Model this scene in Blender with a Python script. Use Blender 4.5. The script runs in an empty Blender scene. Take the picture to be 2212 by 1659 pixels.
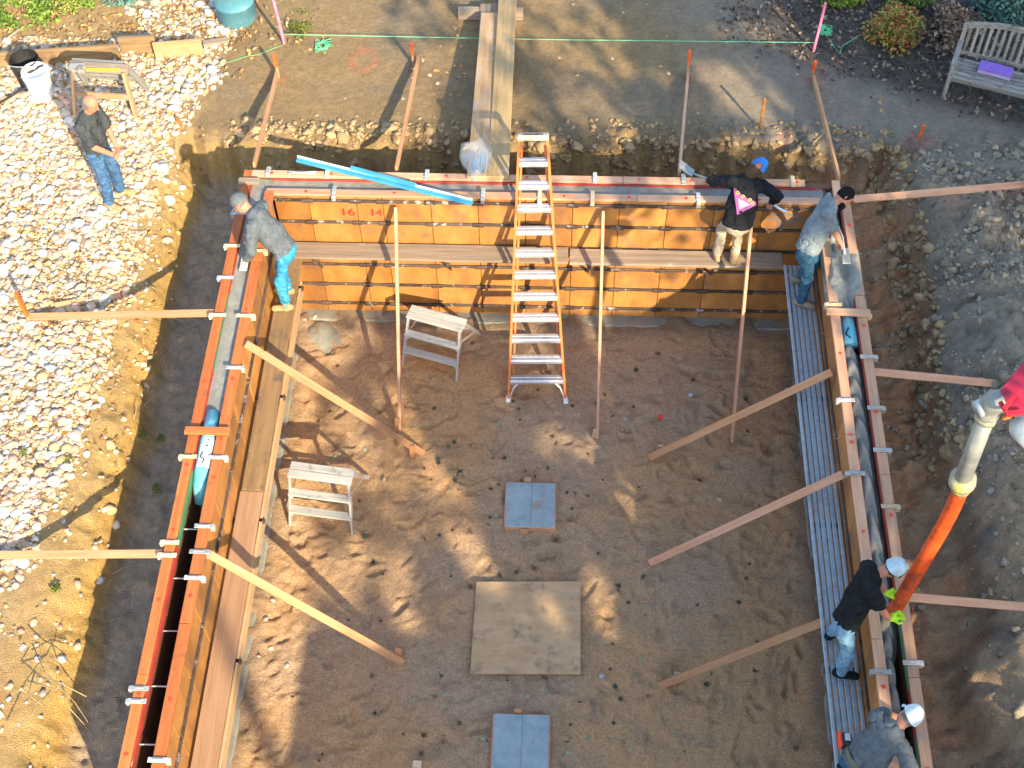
import bpy, math, random
import numpy as np
from mathutils import Vector, Matrix
random.seed(7)
RNG = np.random.default_rng(11)
SC = bpy.context.scene
COL = SC.collection

# ---------------------------------------------------------------- camera
PITCH, YAW, ROLL = math.radians(53.98), math.radians(-3.22), math.radians(-1.30)
CPOS = Vector((0.23, -12.08, 14.68))
FPX = 2962.0                                  # focal length for a frame 2212 wide
_cp, _sp = math.cos(PITCH), math.sin(PITCH)
FW = Vector((math.sin(YAW) * _cp, math.cos(YAW) * _cp, -_sp))
_r = Vector((math.cos(YAW), -math.sin(YAW), 0))
_u = _r.cross(FW)
RT = _r * math.cos(ROLL) + _u * math.sin(ROLL)
UP = -_r * math.sin(ROLL) + _u * math.cos(ROLL)
cam_data = bpy.data.cameras.new('camera')
cam_data.sensor_width = 36.0
cam_data.lens = FPX / 2212 * 36.0
cam_data.clip_end = 400
cam = bpy.data.objects.new('camera', cam_data)
COL.objects.link(cam)
cam.matrix_world = Matrix(((RT.x, UP.x, -FW.x, CPOS.x), (RT.y, UP.y, -FW.y, CPOS.y), (RT.z, UP.z, -FW.z, CPOS.z), (0, 0, 0, 1)))
SC.camera = cam

# ---------------------------------------------------------------- sky and sun
SUN = Vector((-0.90, 1.55, -1.0))             # direction the light travels
SUN_EL = math.atan2(1.0, math.hypot(0.90, 1.55))
world = bpy.data.worlds.new('World')
SC.world = world
world.use_nodes = True
wn = world.node_tree.nodes
wl = world.node_tree.links
wn.clear()
sky = wn.new('ShaderNodeTexSky')
sky.sky_type = 'NISHITA'
sky.sun_disc = False
sky.sun_elevation = SUN_EL
sky.sun_rotation = math.atan2(0.90, -1.55)
sky.air_density = 1.0
sky.dust_density = 1.1
sky.ozone_density = 0.6
bg = wn.new('ShaderNodeBackground')
bg.inputs['Strength'].default_value = 0.15
wo = wn.new('ShaderNodeOutputWorld')
wl.new(sky.outputs[0], bg.inputs['Color'])
wl.new(bg.outputs[0], wo.inputs['Surface'])
sun_data = bpy.data.lights.new('sun', 'SUN')
sun_data.energy = 3.5
sun_data.angle = math.radians(0.53)
sun_data.color = (1.0, 0.81, 0.54)
sun = bpy.data.objects.new('sun', sun_data)
COL.objects.link(sun)
sun.location = (10, -20, 20)
sun.rotation_euler = SUN.to_track_quat('-Z', 'Y').to_euler()
SC.view_settings.view_transform = 'Standard'
SC.view_settings.look = 'None'
SC.view_settings.exposure = 1.64
SC.view_settings.gamma = 1.0
SC.render.engine = 'CYCLES'
SC.cycles.max_bounces = 6
SC.cycles.use_denoising = True

# ---------------------------------------------------------------- helpers
def at(px, py, z):
    """point at height z that a pixel of the 2212x1659 view looks at"""
    d = FW + RT * ((px - 1106) / FPX) - UP * ((py - 829.5) / FPX)
    return CPOS + d * ((z - CPOS.z) / d.z)

WM = {}
def link(o, M=None, parent=None):
    COL.objects.link(o)
    M = M or Matrix.Identity(4)
    o.matrix_basis = M
    if parent is not None:
        o.parent = parent
        o.matrix_parent_inverse = WM[parent.as_pointer()].inverted()
    WM[o.as_pointer()] = M
    return o

def tag(o, label=None, cat=None, group=None, kind=None):
    if label: o['label'] = label
    if cat: o['category'] = cat
    if group: o['group'] = group
    if kind: o['kind'] = kind
    return o

def thing(name, loc, label, cat, group=None):
    o = bpy.data.objects.new(name, None)
    o.empty_display_size = 0.1
    link(o, Matrix.Translation(Vector(loc)))
    return tag(o, label, cat, group)

def mesh_np(name, V, F, mat=None, smooth=False, colors=None):
    """mesh from arrays; F is an (n,k) array of equal-sized faces or a list"""
    me = bpy.data.meshes.new(name)
    if isinstance(F, np.ndarray):
        n, k = F.shape
        V = np.ascontiguousarray(V, dtype=np.float32)
        me.vertices.add(len(V)); me.vertices.foreach_set('co', V.ravel())
        me.loops.add(n * k); me.loops.foreach_set('vertex_index', np.ascontiguousarray(F, dtype=np.int32).ravel())
        me.polygons.add(n); me.polygons.foreach_set('loop_start', np.arange(0, n * k, k, dtype=np.int32))
        me.update(calc_edges=True); me.validate()
    else:
        me.from_pydata([tuple(v) for v in V], [], F)
        me.update()
    if smooth:
        me.polygons.foreach_set('use_smooth', [True] * len(me.polygons))
    if colors is not None:
        ca = me.color_attributes.new('Col', 'FLOAT_COLOR', 'POINT')
        c4 = np.ones((len(me.vertices), 4), dtype=np.float32); c4[:, :3] = colors
        ca.data.foreach_set('color', c4.ravel())
    if mat: me.materials.append(mat)
    return me

def obj(name, me, parent=None, M=None):
    return link(bpy.data.objects.new(name, me), M, parent)

class MB:
    def __init__(s): s.v = []; s.f = []
    def add(s, vs, fs, M=None):
        b = len(s.v)
        for p in vs:
            p = Vector(p)
            s.v.append(tuple(M @ p) if M else tuple(p))
        s.f += [tuple(i + b for i in f) for f in fs]
        return s
    def box(s, c, d, b=0.004, M=None):
        vs, fs = cbox(d, b)
        return s.add([(x + c[0], y + c[1], z + c[2]) for x, y, z in vs], fs, M)
    def bar(s, p0, p1, w, t, up=(0, 0, 1), b=0.004):
        M, L = axis(p0, p1, up)
        vs, fs = cbox((L, w, t), b)
        return s.add(vs, fs, M)
    def tube(s, pts, r, n=10, cap=True):
        pts = [Vector(p) for p in pts]
        rs = r if isinstance(r, (list, tuple)) else [r] * len(pts)
        b = len(s.v); prev = None
        for i, p in enumerate(pts):
            d = (pts[min(i + 1, len(pts) - 1)] - pts[max(i - 1, 0)]).normalized()
            a = prev if prev is not None else (Vector((0, 0, 1)) if abs(d.z) < .9 else Vector((1, 0, 0)))
            a = (a - d * a.dot(d)).normalized(); prev = a
            c = d.cross(a)
            for k in range(n):
                th = 2 * math.pi * k / n
                s.v.append(tuple(p + (a * math.cos(th) + c * math.sin(th)) * rs[i]))
        for i in range(len(pts) - 1):
            for k in range(n):
                k2 = (k + 1) % n
                s.f.append((b + i * n + k, b + i * n + k2, b + (i + 1) * n + k2, b + (i + 1) * n + k))
        if cap:
            s.f.append(tuple(b + k for k in range(n - 1, -1, -1)))
            e = b + (len(pts) - 1) * n
            s.f.append(tuple(e + k for k in range(n)))
        return s
    def lathe(s, prof, n=20, M=None):
        b = len(s.v)
        for r, z in prof:
            for k in range(n):
                th = 2 * math.pi * k / n
                p = Vector((r * math.cos(th), r * math.sin(th), z))
                s.v.append(tuple(M @ p) if M else tuple(p))
        for i in range(len(prof) - 1):
            for k in range(n):
                k2 = (k + 1) % n
                s.f.append((b + i * n + k, b + i * n + k2, b + (i + 1) * n + k2, b + (i + 1) * n + k))
        return s
    def build(s, name, mat, parent=None, M=None, smooth=False):
        return obj(name, mesh_np(name, s.v, s.f, mat, smooth), parent, M)

def cbox(d, b):
    """chamfered box centred at 0"""
    hx, hy, hz = d[0] / 2, d[1] / 2, d[2] / 2
    b = min(b, hx * .5, hy * .5, hz * .5)
    vs = []; idx = {}
    for sx in (-1, 1):
        for sy in (-1, 1):
            for sz in (-1, 1):
                for ax in range(3):
                    p = [sx * (hx - b), sy * (hy - b), sz * (hz - b)]
                    p[ax] = (sx * hx, sy * hy, sz * hz)[ax]
                    idx[(sx, sy, sz, ax)] = len(vs); vs.append(tuple(p))
    fs = []
    def orient(f):
        c = sum((Vector(vs[i]) for i in f), Vector()) / len(f)
        n = (Vector(vs[f[1]]) - Vector(vs[f[0]])).cross(Vector(vs[f[2]]) - Vector(vs[f[1]]))
        fs.append(tuple(f) if n.dot(c) > 0 else tuple(reversed(f)))
    for ax in range(3):
        o = [a for a in range(3) if a != ax]
        for sg in (-1, 1):
            f = []
            for s1, s2 in ((-1, -1), (1, -1), (1, 1), (-1, 1)):
                k = [0, 0, 0]; k[ax] = sg; k[o[0]] = s1; k[o[1]] = s2
                f.append(idx[(*k, ax)])
            orient(f)
        for s1 in (-1, 1):
            for s2 in (-1, 1):
                f = []
                for e, a in ((-1, o[0]), (1, o[0]), (1, o[1]), (-1, o[1])):
                    k = [0, 0, 0]; k[ax] = e; k[o[0]] = s1; k[o[1]] = s2
                    f.append(idx[(*k, a)])
                orient(f)
    for sx in (-1, 1):
        for sy in (-1, 1):
            for sz in (-1, 1):
                orient([idx[(sx, sy, sz, a)] for a in range(3)])
    return vs, fs

def axis(p0, p1, up=(0, 0, 1)):
    p0 = Vector(p0); p1 = Vector(p1); x = (p1 - p0); L = x.length; x.normalize()
    z = Vector(up); z = (z - x * z.dot(x))
    if z.length < 1e-4: z = Vector((0, 1, 0)) - x * x.y
    z.normalize(); y = z.cross(x); c = (p0 + p1) / 2
    return Matrix(((x.x, y.x, z.x, c.x), (x.y, y.y, z.y, c.y), (x.z, y.z, z.z, c.z), (0, 0, 0, 1))), L

MC = {}
def board(name, p0, p1, w, t, mat, parent=None, up=(0, 0, 1), b=0.004):
    """a plank as an object of its own; its grain runs along local x"""
    M, L = axis(p0, p1, up)
    k = (round(L, 3), w, t, mat.name, b)
    if k not in MC:
        MC[k] = mesh_np('board', *cbox((L, w, t), b), mat)
    return obj(name, MC[k], parent, M)

# value noise on arrays
def _h(i, j, k, s):
    n = (i * 374761393 + j * 668265263 + k * 2147483647 + s * 974634777) & 0xFFFFFFFF
    n = ((n ^ (n >> 13)) * 1274126177) & 0xFFFFFFFF
    return ((n ^ (n >> 16)) & 0xFFFF) / 65535.0
def vn2(x, y, s=0):
    xi = np.floor(x).astype(np.int64); yi = np.floor(y).astype(np.int64)
    u = x - xi; v = y - yi; u = u * u * (3 - 2 * u); v = v * v * (3 - 2 * v)
    a = _h(xi, yi, 0, s); b = _h(xi + 1, yi, 0, s); c = _h(xi, yi + 1, 0, s); d = _h(xi + 1, yi + 1, 0, s)
    return (a * (1 - u) + b * u) * (1 - v) + (c * (1 - u) + d * u) * v
def fbm(x, y, s=0, o=4):
    r = 0; a = .5; f = 1.0
    for k in range(o):
        r = r + a * (vn2(x * f + 17.3 * k, y * f - 9.1 * k, s + k) - .5) * 2; a *= .5; f *= 2.03
    return r
def vn3(x, y, z, s=0):
    zi = np.floor(z).astype(np.int64); w = z - zi; w = w * w * (3 - 2 * w)
    xi = np.floor(x).astype(np.int64); yi = np.floor(y).astype(np.int64)
    u = x - xi; v = y - yi; u = u * u * (3 - 2 * u); v = v * v * (3 - 2 * v)
    def pl(k):
        a = _h(xi, yi, k, s); b = _h(xi + 1, yi, k, s); c = _h(xi, yi + 1, k, s); d = _h(xi + 1, yi + 1, k, s)
        return (a * (1 - u) + b * u) * (1 - v) + (c * (1 - u) + d * u) * v
    return pl(zi) * (1 - w) + pl(zi + 1) * w
def worley(x, y, s=0):
    xi = np.floor(x).astype(np.int64); yi = np.floor(y).astype(np.int64); d = np.full(np.shape(x), 9.0); hgt = np.zeros(np.shape(x))
    for i in (-1, 0, 1):
        for j in (-1, 0, 1):
            cx = xi + i + _h(xi + i, yi + j, 1, s); cy = yi + j + _h(xi + i, yi + j, 2, s)
            q = np.hypot(x - cx, y - cy); m = q < d
            hgt = np.where(m, _h(xi + i, yi + j, 3, s), hgt); d = np.minimum(d, q)
    return d, hgt
def lumps(x, y, f, s):
    d, k = worley(x * f, y * f, s)
    return np.sqrt(np.clip(1 - (d / .75) ** 2, 0, 1)) * (.25 + .75 * k)
def sstep(a, b, x):
    t = np.clip((x - a) / (b - a), 0, 1); return t * t * (3 - 2 * t)

# ---------------------------------------------------------------- materials
def mk(name, c1, c2, rough=.8, scale=(8, 8, 8), bump=.2, metal=0.0, stain=None, sscale=3.0, sth=(.55, .62), rnd=.25, spec=.3, bdist=.01, detail=6, coat=0, hue=.0):
    m = bpy.data.materials.new(name); m.use_nodes = True
    N = m.node_tree.nodes; L = m.node_tree.links
    bs = N['Principled BSDF']
    tc = N.new('ShaderNodeTexCoord'); oi = N.new('ShaderNodeObjectInfo')
    off = N.new('ShaderNodeVectorMath'); off.operation = 'MULTIPLY_ADD'
    sep = N.new('ShaderNodeCombineXYZ')
    L.new(oi.outputs['Random'], sep.inputs[0]); L.new(oi.outputs['Random'], sep.inputs[1])
    off.inputs[1].default_value = (23, 41, 0)
    L.new(sep.outputs[0], off.inputs[0]); L.new(tc.outputs['Object'], off.inputs[2])
    mp = N.new('ShaderNodeMapping'); mp.inputs['Scale'].default_value = scale
    L.new(off.outputs[0], mp.inputs['Vector'])
    n1 = N.new('ShaderNodeTexNoise'); n1.inputs['Scale'].default_value = 1.0; n1.inputs['Detail'].default_value = detail; n1.inputs['Roughness'].default_value = .65
    L.new(mp.outputs[0], n1.inputs['Vector'])
    rp = N.new('ShaderNodeValToRGB'); rp.color_ramp.elements[0].position = .3; rp.color_ramp.elements[1].position = .7
    rp.color_ramp.elements[0].color = (*c1, 1); rp.color_ramp.elements[1].color = (*c2, 1)
    L.new(n1.outputs['Fac'], rp.inputs[0])
    col = rp.outputs[0]
    if stain:
        n2 = N.new('ShaderNodeTexNoise'); n2.inputs['Scale'].default_value = sscale; n2.inputs['Detail'].default_value = 7; n2.inputs['Roughness'].default_value = .7
        L.new(off.outputs[0], n2.inputs['Vector'])
        r2 = N.new('ShaderNodeValToRGB'); r2.color_ramp.elements[0].position = sth[0]; r2.color_ramp.elements[1].position = sth[1]
        L.new(n2.outputs['Fac'], r2.inputs[0])
        mx = N.new('ShaderNodeMix'); mx.data_type = 'RGBA'
        L.new(r2.outputs[0], mx.inputs['Factor']); L.new(col, mx.inputs[6]); mx.inputs[7].default_value = (*stain, 1)
        col = mx.outputs[2]
    if rnd:
        hs = N.new('ShaderNodeHueSaturation')
        mr = N.new('ShaderNodeMapRange'); mr.inputs[3].default_value = 1 - rnd; mr.inputs[4].default_value = 1 + rnd
        L.new(oi.outputs['Random'], mr.inputs[0]); L.new(mr.outputs[0], hs.inputs['Value']); L.new(col, hs.inputs['Color'])
        if hue:
            mh = N.new('ShaderNodeMapRange'); mh.inputs[3].default_value = .5 - hue; mh.inputs[4].default_value = .5 + hue
            ml = N.new('ShaderNodeMath'); ml.operation = 'FRACT'; mm = N.new('ShaderNodeMath'); mm.operation = 'MULTIPLY'; mm.inputs[1].default_value = 7.31
            L.new(oi.outputs['Random'], mm.inputs[0]); L.new(mm.outputs[0], ml.inputs[0]); L.new(ml.outputs[0], mh.inputs[0]); L.new(mh.outputs[0], hs.inputs['Hue'])
        col = hs.outputs[0]
    L.new(col, bs.inputs['Base Color'])
    bs.inputs['Roughness'].default_value = rough; bs.inputs['Metallic'].default_value = metal
    bs.inputs['Specular IOR Level'].default_value = spec
    bs.inputs['Coat Weight'].default_value = coat
    if bump:
        bp = N.new('ShaderNodeBump'); bp.inputs['Strength'].default_value = bump; bp.inputs['Distance'].default_value = bdist
        L.new(n1.outputs['Fac'], bp.inputs['Height']); L.new(bp.outputs[0], bs.inputs['Normal'])
    return m

def mkv(name, rough=.9, nscale=14.0, var=.35, bump=.5, bdist=.02, spec=.2, fine=90.0):
    """surface whose colour comes from the mesh's own colour attribute, with procedural grain"""
    m = bpy.data.materials.new(name); m.use_nodes = True
    N = m.node_tree.nodes; L = m.node_tree.links; bs = N['Principled BSDF']
    at_ = N.new('ShaderNodeAttribute'); at_.attribute_name = 'Col'
    tc = N.new('ShaderNodeTexCoord')
    n1 = N.new('ShaderNodeTexNoise'); n1.inputs['Scale'].default_value = nscale; n1.inputs['Detail'].default_value = 8; n1.inputs['Roughness'].default_value = .7
    n2 = N.new('ShaderNodeTexNoise'); n2.inputs['Scale'].default_value = fine; n2.inputs['Detail'].default_value = 3
    L.new(tc.outputs['Object'], n1.inputs['Vector']); L.new(tc.outputs['Object'], n2.inputs['Vector'])
    ad = N.new('ShaderNodeMath'); ad.operation = 'ADD'; L.new(n1.outputs['Fac'], ad.inputs[0]); L.new(n2.outputs['Fac'], ad.inputs[1])
    mr = N.new('ShaderNodeMapRange'); mr.inputs[1].default_value = .6; mr.inputs[2].default_value = 1.4
    mr.inputs[3].default_value = 1 - var; mr.inputs[4].default_value = 1 + var
    L.new(ad.outputs[0], mr.inputs[0])
    mx = N.new('ShaderNodeVectorMath'); mx.operation = 'MULTIPLY'
    L.new(at_.outputs['Color'], mx.inputs[0]); L.new(mr.outputs[0], mx.inputs[1])
    L.new(mx.outputs[0], bs.inputs['Base Color'])
    bs.inputs['Roughness'].default_value = rough; bs.inputs['Specular IOR Level'].default_value = spec
    if bump:
        bp = N.new('ShaderNodeBump'); bp.inputs['Strength'].default_value = bump; bp.inputs['Distance'].default_value = bdist
        L.new(ad.outputs[0], bp.inputs['Height']); L.new(bp.outputs[0], bs.inputs['Normal'])
    return m

GR = (1.5, 26, 26)
M = dict(
    plate_l=mk('orange_form_lumber', (.40, .095, .024), (.56, .19, .055), .65, GR, .2, stain=(.30, .10, .04), sscale=6, sth=(.58, .66), rnd=.2),
    plate_r=mk('pale_form_lumber', (.46, .23, .13), (.62, .38, .23), .7, GR, .2, stain=(.32, .31, .27), sscale=4.2, sth=(.58, .66), rnd=.18),
    pine=mk('brace_lumber', (.38, .185, .085), (.53, .30, .155), .7, GR, .2, stain=(.24, .11, .05), sscale=8, sth=(.63, .70), rnd=.18),
    pine_r=mk('pink_brace_lumber', (.44, .22, .13), (.58, .34, .21), .7, GR, .2, stain=(.26, .12, .07), sscale=8, sth=(.63, .70), rnd=.14),
    plank=mk('weathered_plank', (.19, .15, .11), (.36, .28, .20), .85, (1.2, 22, 22), .3, stain=(.36, .33, .28), sscale=2.5, sth=(.58, .7), rnd=.15),
    plank_t=mk('tan_plank', (.30, .18, .085), (.50, .33, .17), .8, (1.2, 22, 22), .25, stain=(.40, .30, .22), sscale=3.5, sth=(.50, .66), rnd=.15),
    plank_b=mk('brown_plank', (.17, .11, .055), (.31, .205, .10), .8, (1.2, 22, 22), .3, stain=(.13, .10, .07), sscale=3.5, sth=(.54, .66), rnd=.1),
    plank_y=mk('yellowish_plank', (.32, .205, .09), (.48, .33, .155), .75, (1.0, 18, 18), .2, stain=(.5, .42, .3), sscale=2.0, sth=(.55, .7), rnd=.1),
    plank_p=mk('pinkish_plank', (.27, .155, .085), (.39, .24, .14), .8, (1.2, 20, 20), .25, stain=(.30, .20, .13), sscale=3, sth=(.54, .68), rnd=.1),
    teak=mk('silvered_teak', (.16, .15, .13), (.34, .33, .29), .85, (2, 30, 30), .35, stain=(.09, .10, .06), sscale=7, sth=(.54, .66), rnd=.2),
    ply=mk('oiled_form_plywood', (.26, .105, .028), (.50, .235, .058), .5, (1.3, 3, 3), .06, stain=(.22, .12, .065), sscale=3.6, sth=(.50, .68), rnd=.3, spec=.45),
    ply_k=mk('dark_form_plywood', (.10, .05, .03), (.18, .09, .045), .6, (3, 3, 9), .06, rnd=.2),
    ply_d=mk('red_edge_paint', (.30, .035, .03), (.42, .06, .045), .6, (6, 6, 6), .1, stain=(.30, .28, .25), sscale=4, sth=(.64, .7), rnd=.12),
    ply_g=mk('green_edge_paint', (.05, .17, .09), (.08, .25, .13), .6, (6, 6, 6), .1, stain=(.3, .3, .26), sscale=4, sth=(.64, .7), rnd=.12),
    rib=mk('splattered_steel', (.045, .035, .03), (.13, .09, .07), .7, (9, 20, 20), .3, metal=.2, stain=(.36, .36, .33), sscale=6, sth=(.57, .64), rnd=.3),
    strap=mk('galvanised_strap', (.42, .42, .40), (.62, .61, .57), .5, (20, 20, 20), .1, metal=.5, stain=(.40, .36, .28), sscale=8, sth=(.55, .62)),
    strap_w=mk('pale_wood_cleat', (.55, .40, .24), (.68, .54, .36), .75, GR, .15),
    conc=mk('wet_concrete', (.18, .185, .155), (.29, .29, .25), .55, (7, 7, 7), .5, rnd=0, spec=.5, bdist=.02),
    conc_old=mk('footing_concrete', (.15, .16, .14), (.27, .27, .23), .8, (5, 5, 5), .5, rnd=0, stain=(.26, .21, .15), sscale=3, bdist=.02),
    alu=mk('weathered_aluminium', (.26, .33, .36), (.38, .45, .48), .5, (14, 2, 14), .08, metal=.25, stain=(.25, .26, .27), sscale=5, sth=(.56, .68), rnd=.1),
    alu_b=mk('bright_aluminium', (.52, .55, .58), (.70, .72, .74), .35, (30, 4, 30), .06, metal=.6, stain=(.40, .39, .36), sscale=6, sth=(.58, .68), rnd=.08),
    fib=mk('orange_fibreglass', (.54, .14, .035), (.68, .21, .055), .5, (4, 20, 20), .06, stain=(.5, .4, .3), sscale=6, sth=(.66, .74), rnd=.05),
    cream=mk('cream_ladder_cap', (.55, .48, .30), (.70, .62, .42), .6, (9, 9, 9), .1, stain=(.16, .16, .16), sscale=9, sth=(.56, .62)),
    stepw=mk('grey_step_wood', (.30, .31, .30), (.52, .52, .48), .75, (2, 30, 30), .25, stain=(.20, .19, .17), sscale=5, sth=(.58, .7), rnd=.12),
    opaint=mk('orange_spray_paint', (.75, .09, .015), (.90, .16, .02), .6, (12, 12, 12), .1, rnd=.08),
    rdot=mk('red_marker_paint', (.75, .05, .02), (.85, .08, .03), .6, (12, 12, 12), 0, rnd=.05),
    pink=mk('pink_stake_paint', (.80, .14, .30), (.88, .30, .38), .6, (12, 12, 12), .1, rnd=.08),
    gstr=mk('green_mason_string', (.10, .62, .30), (.22, .75, .36), .6, (40, 40, 40), 0, rnd=.05),
    rust=mk('rusty_iron', (.22, .08, .02), (.42, .17, .04), .85, (12, 12, 12), .4, rnd=.1),
    blue_t=mk('blue_painted_aluminium', (.03, .24, .40), (.08, .36, .52), .4, (3, 12, 12), .05, stain=(.45, .58, .62), sscale=4, sth=(.66, .72), rnd=.05, spec=.5),
    teal=mk('teal_pipe_plastic', (.08, .38, .46), (.20, .56, .62), .22, (3, 3, 3), .03, rnd=.05, spec=.6),
    teal_w=mk('pale_pipe_wrap', (.55, .68, .70), (.75, .84, .85), .2, (5, 5, 5), .2, rnd=.05, spec=.6),
    pad=mk('blue_pad_sheet', (.21, .29, .31), (.33, .42, .44), .55, (6, 6, 6), .15, stain=(.36, .25, .17), sscale=7, sth=(.60, .66), rnd=.06),
    plysheet=mk('sandy_plywood', (.42, .275, .14), (.55, .385, .215), .85, (4, 9, 9), .15, stain=(.22, .17, .12), sscale=5, sth=(.54, .7), rnd=0),
    white=mk('white_plastic', (.68, .70, .68), (.80, .81, .79), .4, (5, 5, 5), .03, rnd=.03),
    black=mk('black_rubber', (.012, .012, .012), (.03, .03, .03), .6, (9, 9, 9), .1, rnd=.1),
    bluedk=mk('navy_plastic', (.02, .05, .14), (.03, .08, .2), .5, (9, 9, 9), .05),
    barrel=mk('teal_drum_paint', (.06, .19, .25), (.10, .26, .32), .42, (4, 4, 4), .05, stain=(.16, .28, .30), sscale=4, rnd=0),
    purple=mk('purple_box_print', (.22, .12, .50), (.28, .17, .58), .6, (6, 6, 6), .05, rnd=0),
    hose=mk('orange_hose_rubber', (.56, .055, .010), (.76, .105, .015), .42, (6, 6, 6), .15, stain=(.30, .05, .02), sscale=5, sth=(.50, .62), rnd=0, spec=.5),
    pipe=mk('grey_pump_pipe', (.20, .22, .21), (.34, .36, .34), .5, (6, 6, 6), .15, metal=.2, stain=(.40, .39, .33), sscale=5, rnd=.05),
    coup=mk('worn_yellow_coupling', (.22, .22, .16), (.38, .37, .27), .6, (9, 9, 9), .2, stain=(.55, .45, .08), sscale=8, rnd=.05),
    boom=mk('red_boom_paint', (.36, .012, .04), (.46, .02, .06), .32, (3, 3, 3), .03, rnd=0, spec=.5, coat=.3),
    skin=mk('skin', (.38, .165, .10), (.47, .22, .14), .55, (9, 9, 9), .05, rnd=.08),
    eye=mk('dark_eye', (.02, .015, .01), (.04, .03, .02), .3, (9, 9, 9), 0, rnd=0),
    rootm=mk('dry_root', (.20, .14, .08), (.40, .32, .20), .9, (20, 20, 20), .2),
    bark=mk('tree_bark', (.08, .06, .04), (.16, .12, .08), .9, (6, 6, 2), .6, bdist=.03),
    siding=mk('house_siding', (.36, .34, .30), (.44, .42, .38), .8, (2, 2, 18), .2, rnd=0),
    roofm=mk('asphalt_shingle', (.06, .055, .05), (.10, .09, .085), .9, (12, 12, 12), .4, rnd=0),
    glassm=mk('dark_window', (.02, .025, .03), (.03, .035, .04), .1, (2, 2, 2), 0, rnd=0, spec=.6),
)
def paint(name, c, rough=.6, rnd=.06):
    return mk(name, tuple(v * .85 for v in c), tuple(min(1, v * 1.12) for v in c), rough, (9, 9, 9), .08, rnd=rnd)
# ================================================================ setting: ground with its trench
ZG = 1.76
XO, XI = 3.6575, 3.4545            # concrete faces of the side walls
FT = 0.10                          # thickness of the form panels
HT = 2.36                          # top of the form plates

def ground_h(x, y):
    wob = fbm(x * 1.3, y * 1.3, 3, 4)
    fine = fbm(x * 5, y * 5, 9, 3)
    dl = -3.76 - x + .14 * wob + .035 * fine
    dr = x - 3.76 + .20 * wob + .06 * fine + .12 * np.sin(y * 1.7)
    db = y - 0.10 + .13 * wob + .06 * fine
    crag = np.abs(fbm(x * 3.1, y * 1.2, 21, 3))
    hl = np.interp(dl, [.0, .70, .86, .98, 1.08, 1.30, 1.62, 9], [.68, .72, .92, 1.14, 1.33, 1.56, ZG, ZG])
    teeth = np.abs(((x * 2.9 + .5 * fbm(x * 1.5, y * .2, 93, 2)) % 1) - .5) * 2
    hb = np.interp(db - .10 * teeth + .05 + .14 * crag + .05 * (lumps(x, y, 4.5, 81) - .4), [.0, .95, 1.10, 1.16, 1.20, 1.30, 9], [.35, .45, .85, 1.40, 1.68, ZG, ZG])
    hr = np.interp(dr + .16 * np.abs(fbm(x * 1.1, y * 3.3, 33, 3)), [.0, .30, .60, .86, .98, 1.25, 9], [.92, .96, 1.06, 1.20, 1.58, ZG, ZG])
    h = np.maximum(np.maximum(hl, hb), hr)
    inside = (np.abs(x) < 3.76) & (y < .1)
    h = np.where(inside, -.12, h)
    spoil = sstep(4.6, 5.6, x) * sstep(1.4, .2, y)
    h = h + spoil * (.22 + .20 * fbm(x * 1.6, y * 1.6, 41, 4) + .07 * np.abs(fbm(x * 6, y * 6, 43, 3)))
    bank = sstep(.2, .6, h) * sstep(1.75, 1.3, h)
    rightbank = bank * sstep(3.6, 3.9, x)
    ridg = 1 - 2 * np.abs(fbm(x * 4.3, y * 4.3, 17, 4))
    h = np.maximum(h, np.where(inside, -9, 1.12 * sstep(-2.6, -4.8, y) * sstep(3.7, 3.95, x)))
    h = h + bank * (.06 * fine + .05 * fbm(x * 13, y * 13, 15, 3) + .05 * ridg) + rightbank * .16 * fbm(x * 2.2, y * 5.5, 51, 5)
    h = h + sstep(1.55, 1.7, h) * sstep(4.3, 5.0, x) * sstep(1.6, .4, y) * (.02 * ridg + .03 * fbm(x * 11, y * 11, 19, 3) + .13 * lumps(x, y, 4.2, 83) + .07 * lumps(x, y, 9.5, 85))
    h = h + rightbank * (.06 * lumps(x, y, 5.5, 89) + .03 * lumps(x, y, 12, 90)) * sstep(-.2, .3, fbm(x, y, 91, 2) + .15)
    h = h + .018 * fbm(x * 2.5, y * 2.5, 5, 3) + .008 * fbm(x * 15, y * 15, 6, 2)
    rim = np.exp(-((db - 1.32) / .16) ** 2) * sstep(-1.6, 0, x)
    h = h + rim * (.08 * np.abs(fbm(x * 6, y * 6, 61, 4)) + .10 * lumps(x, y, 6.5, 87))
    return h

gx = np.concatenate([np.linspace(-70, -9, 14), np.arange(-8.6, 7.3, .035), np.linspace(8, 70, 14)])
gy = np.concatenate([np.linspace(-70, -9, 14), np.arange(-8.4, 4.9, .035), np.linspace(5.5, 70, 14)])
X, Y = np.meshgrid(gx, gy)
Z = ground_h(X, Y)
Z = np.where((Y < -9.5), np.where(np.abs(X) < 4.5, ZG - .02, Z), Z)
V = np.stack([X.ravel(), Y.ravel(), Z.ravel()], 1)
nx, ny = len(gx), len(gy)
I = np.arange(nx * ny).reshape(ny, nx)
F = np.stack([I[:-1, :-1].ravel(), I[:-1, 1:].ravel(), I[1:, 1:].ravel(), I[1:, :-1].ravel()], 1)

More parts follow.
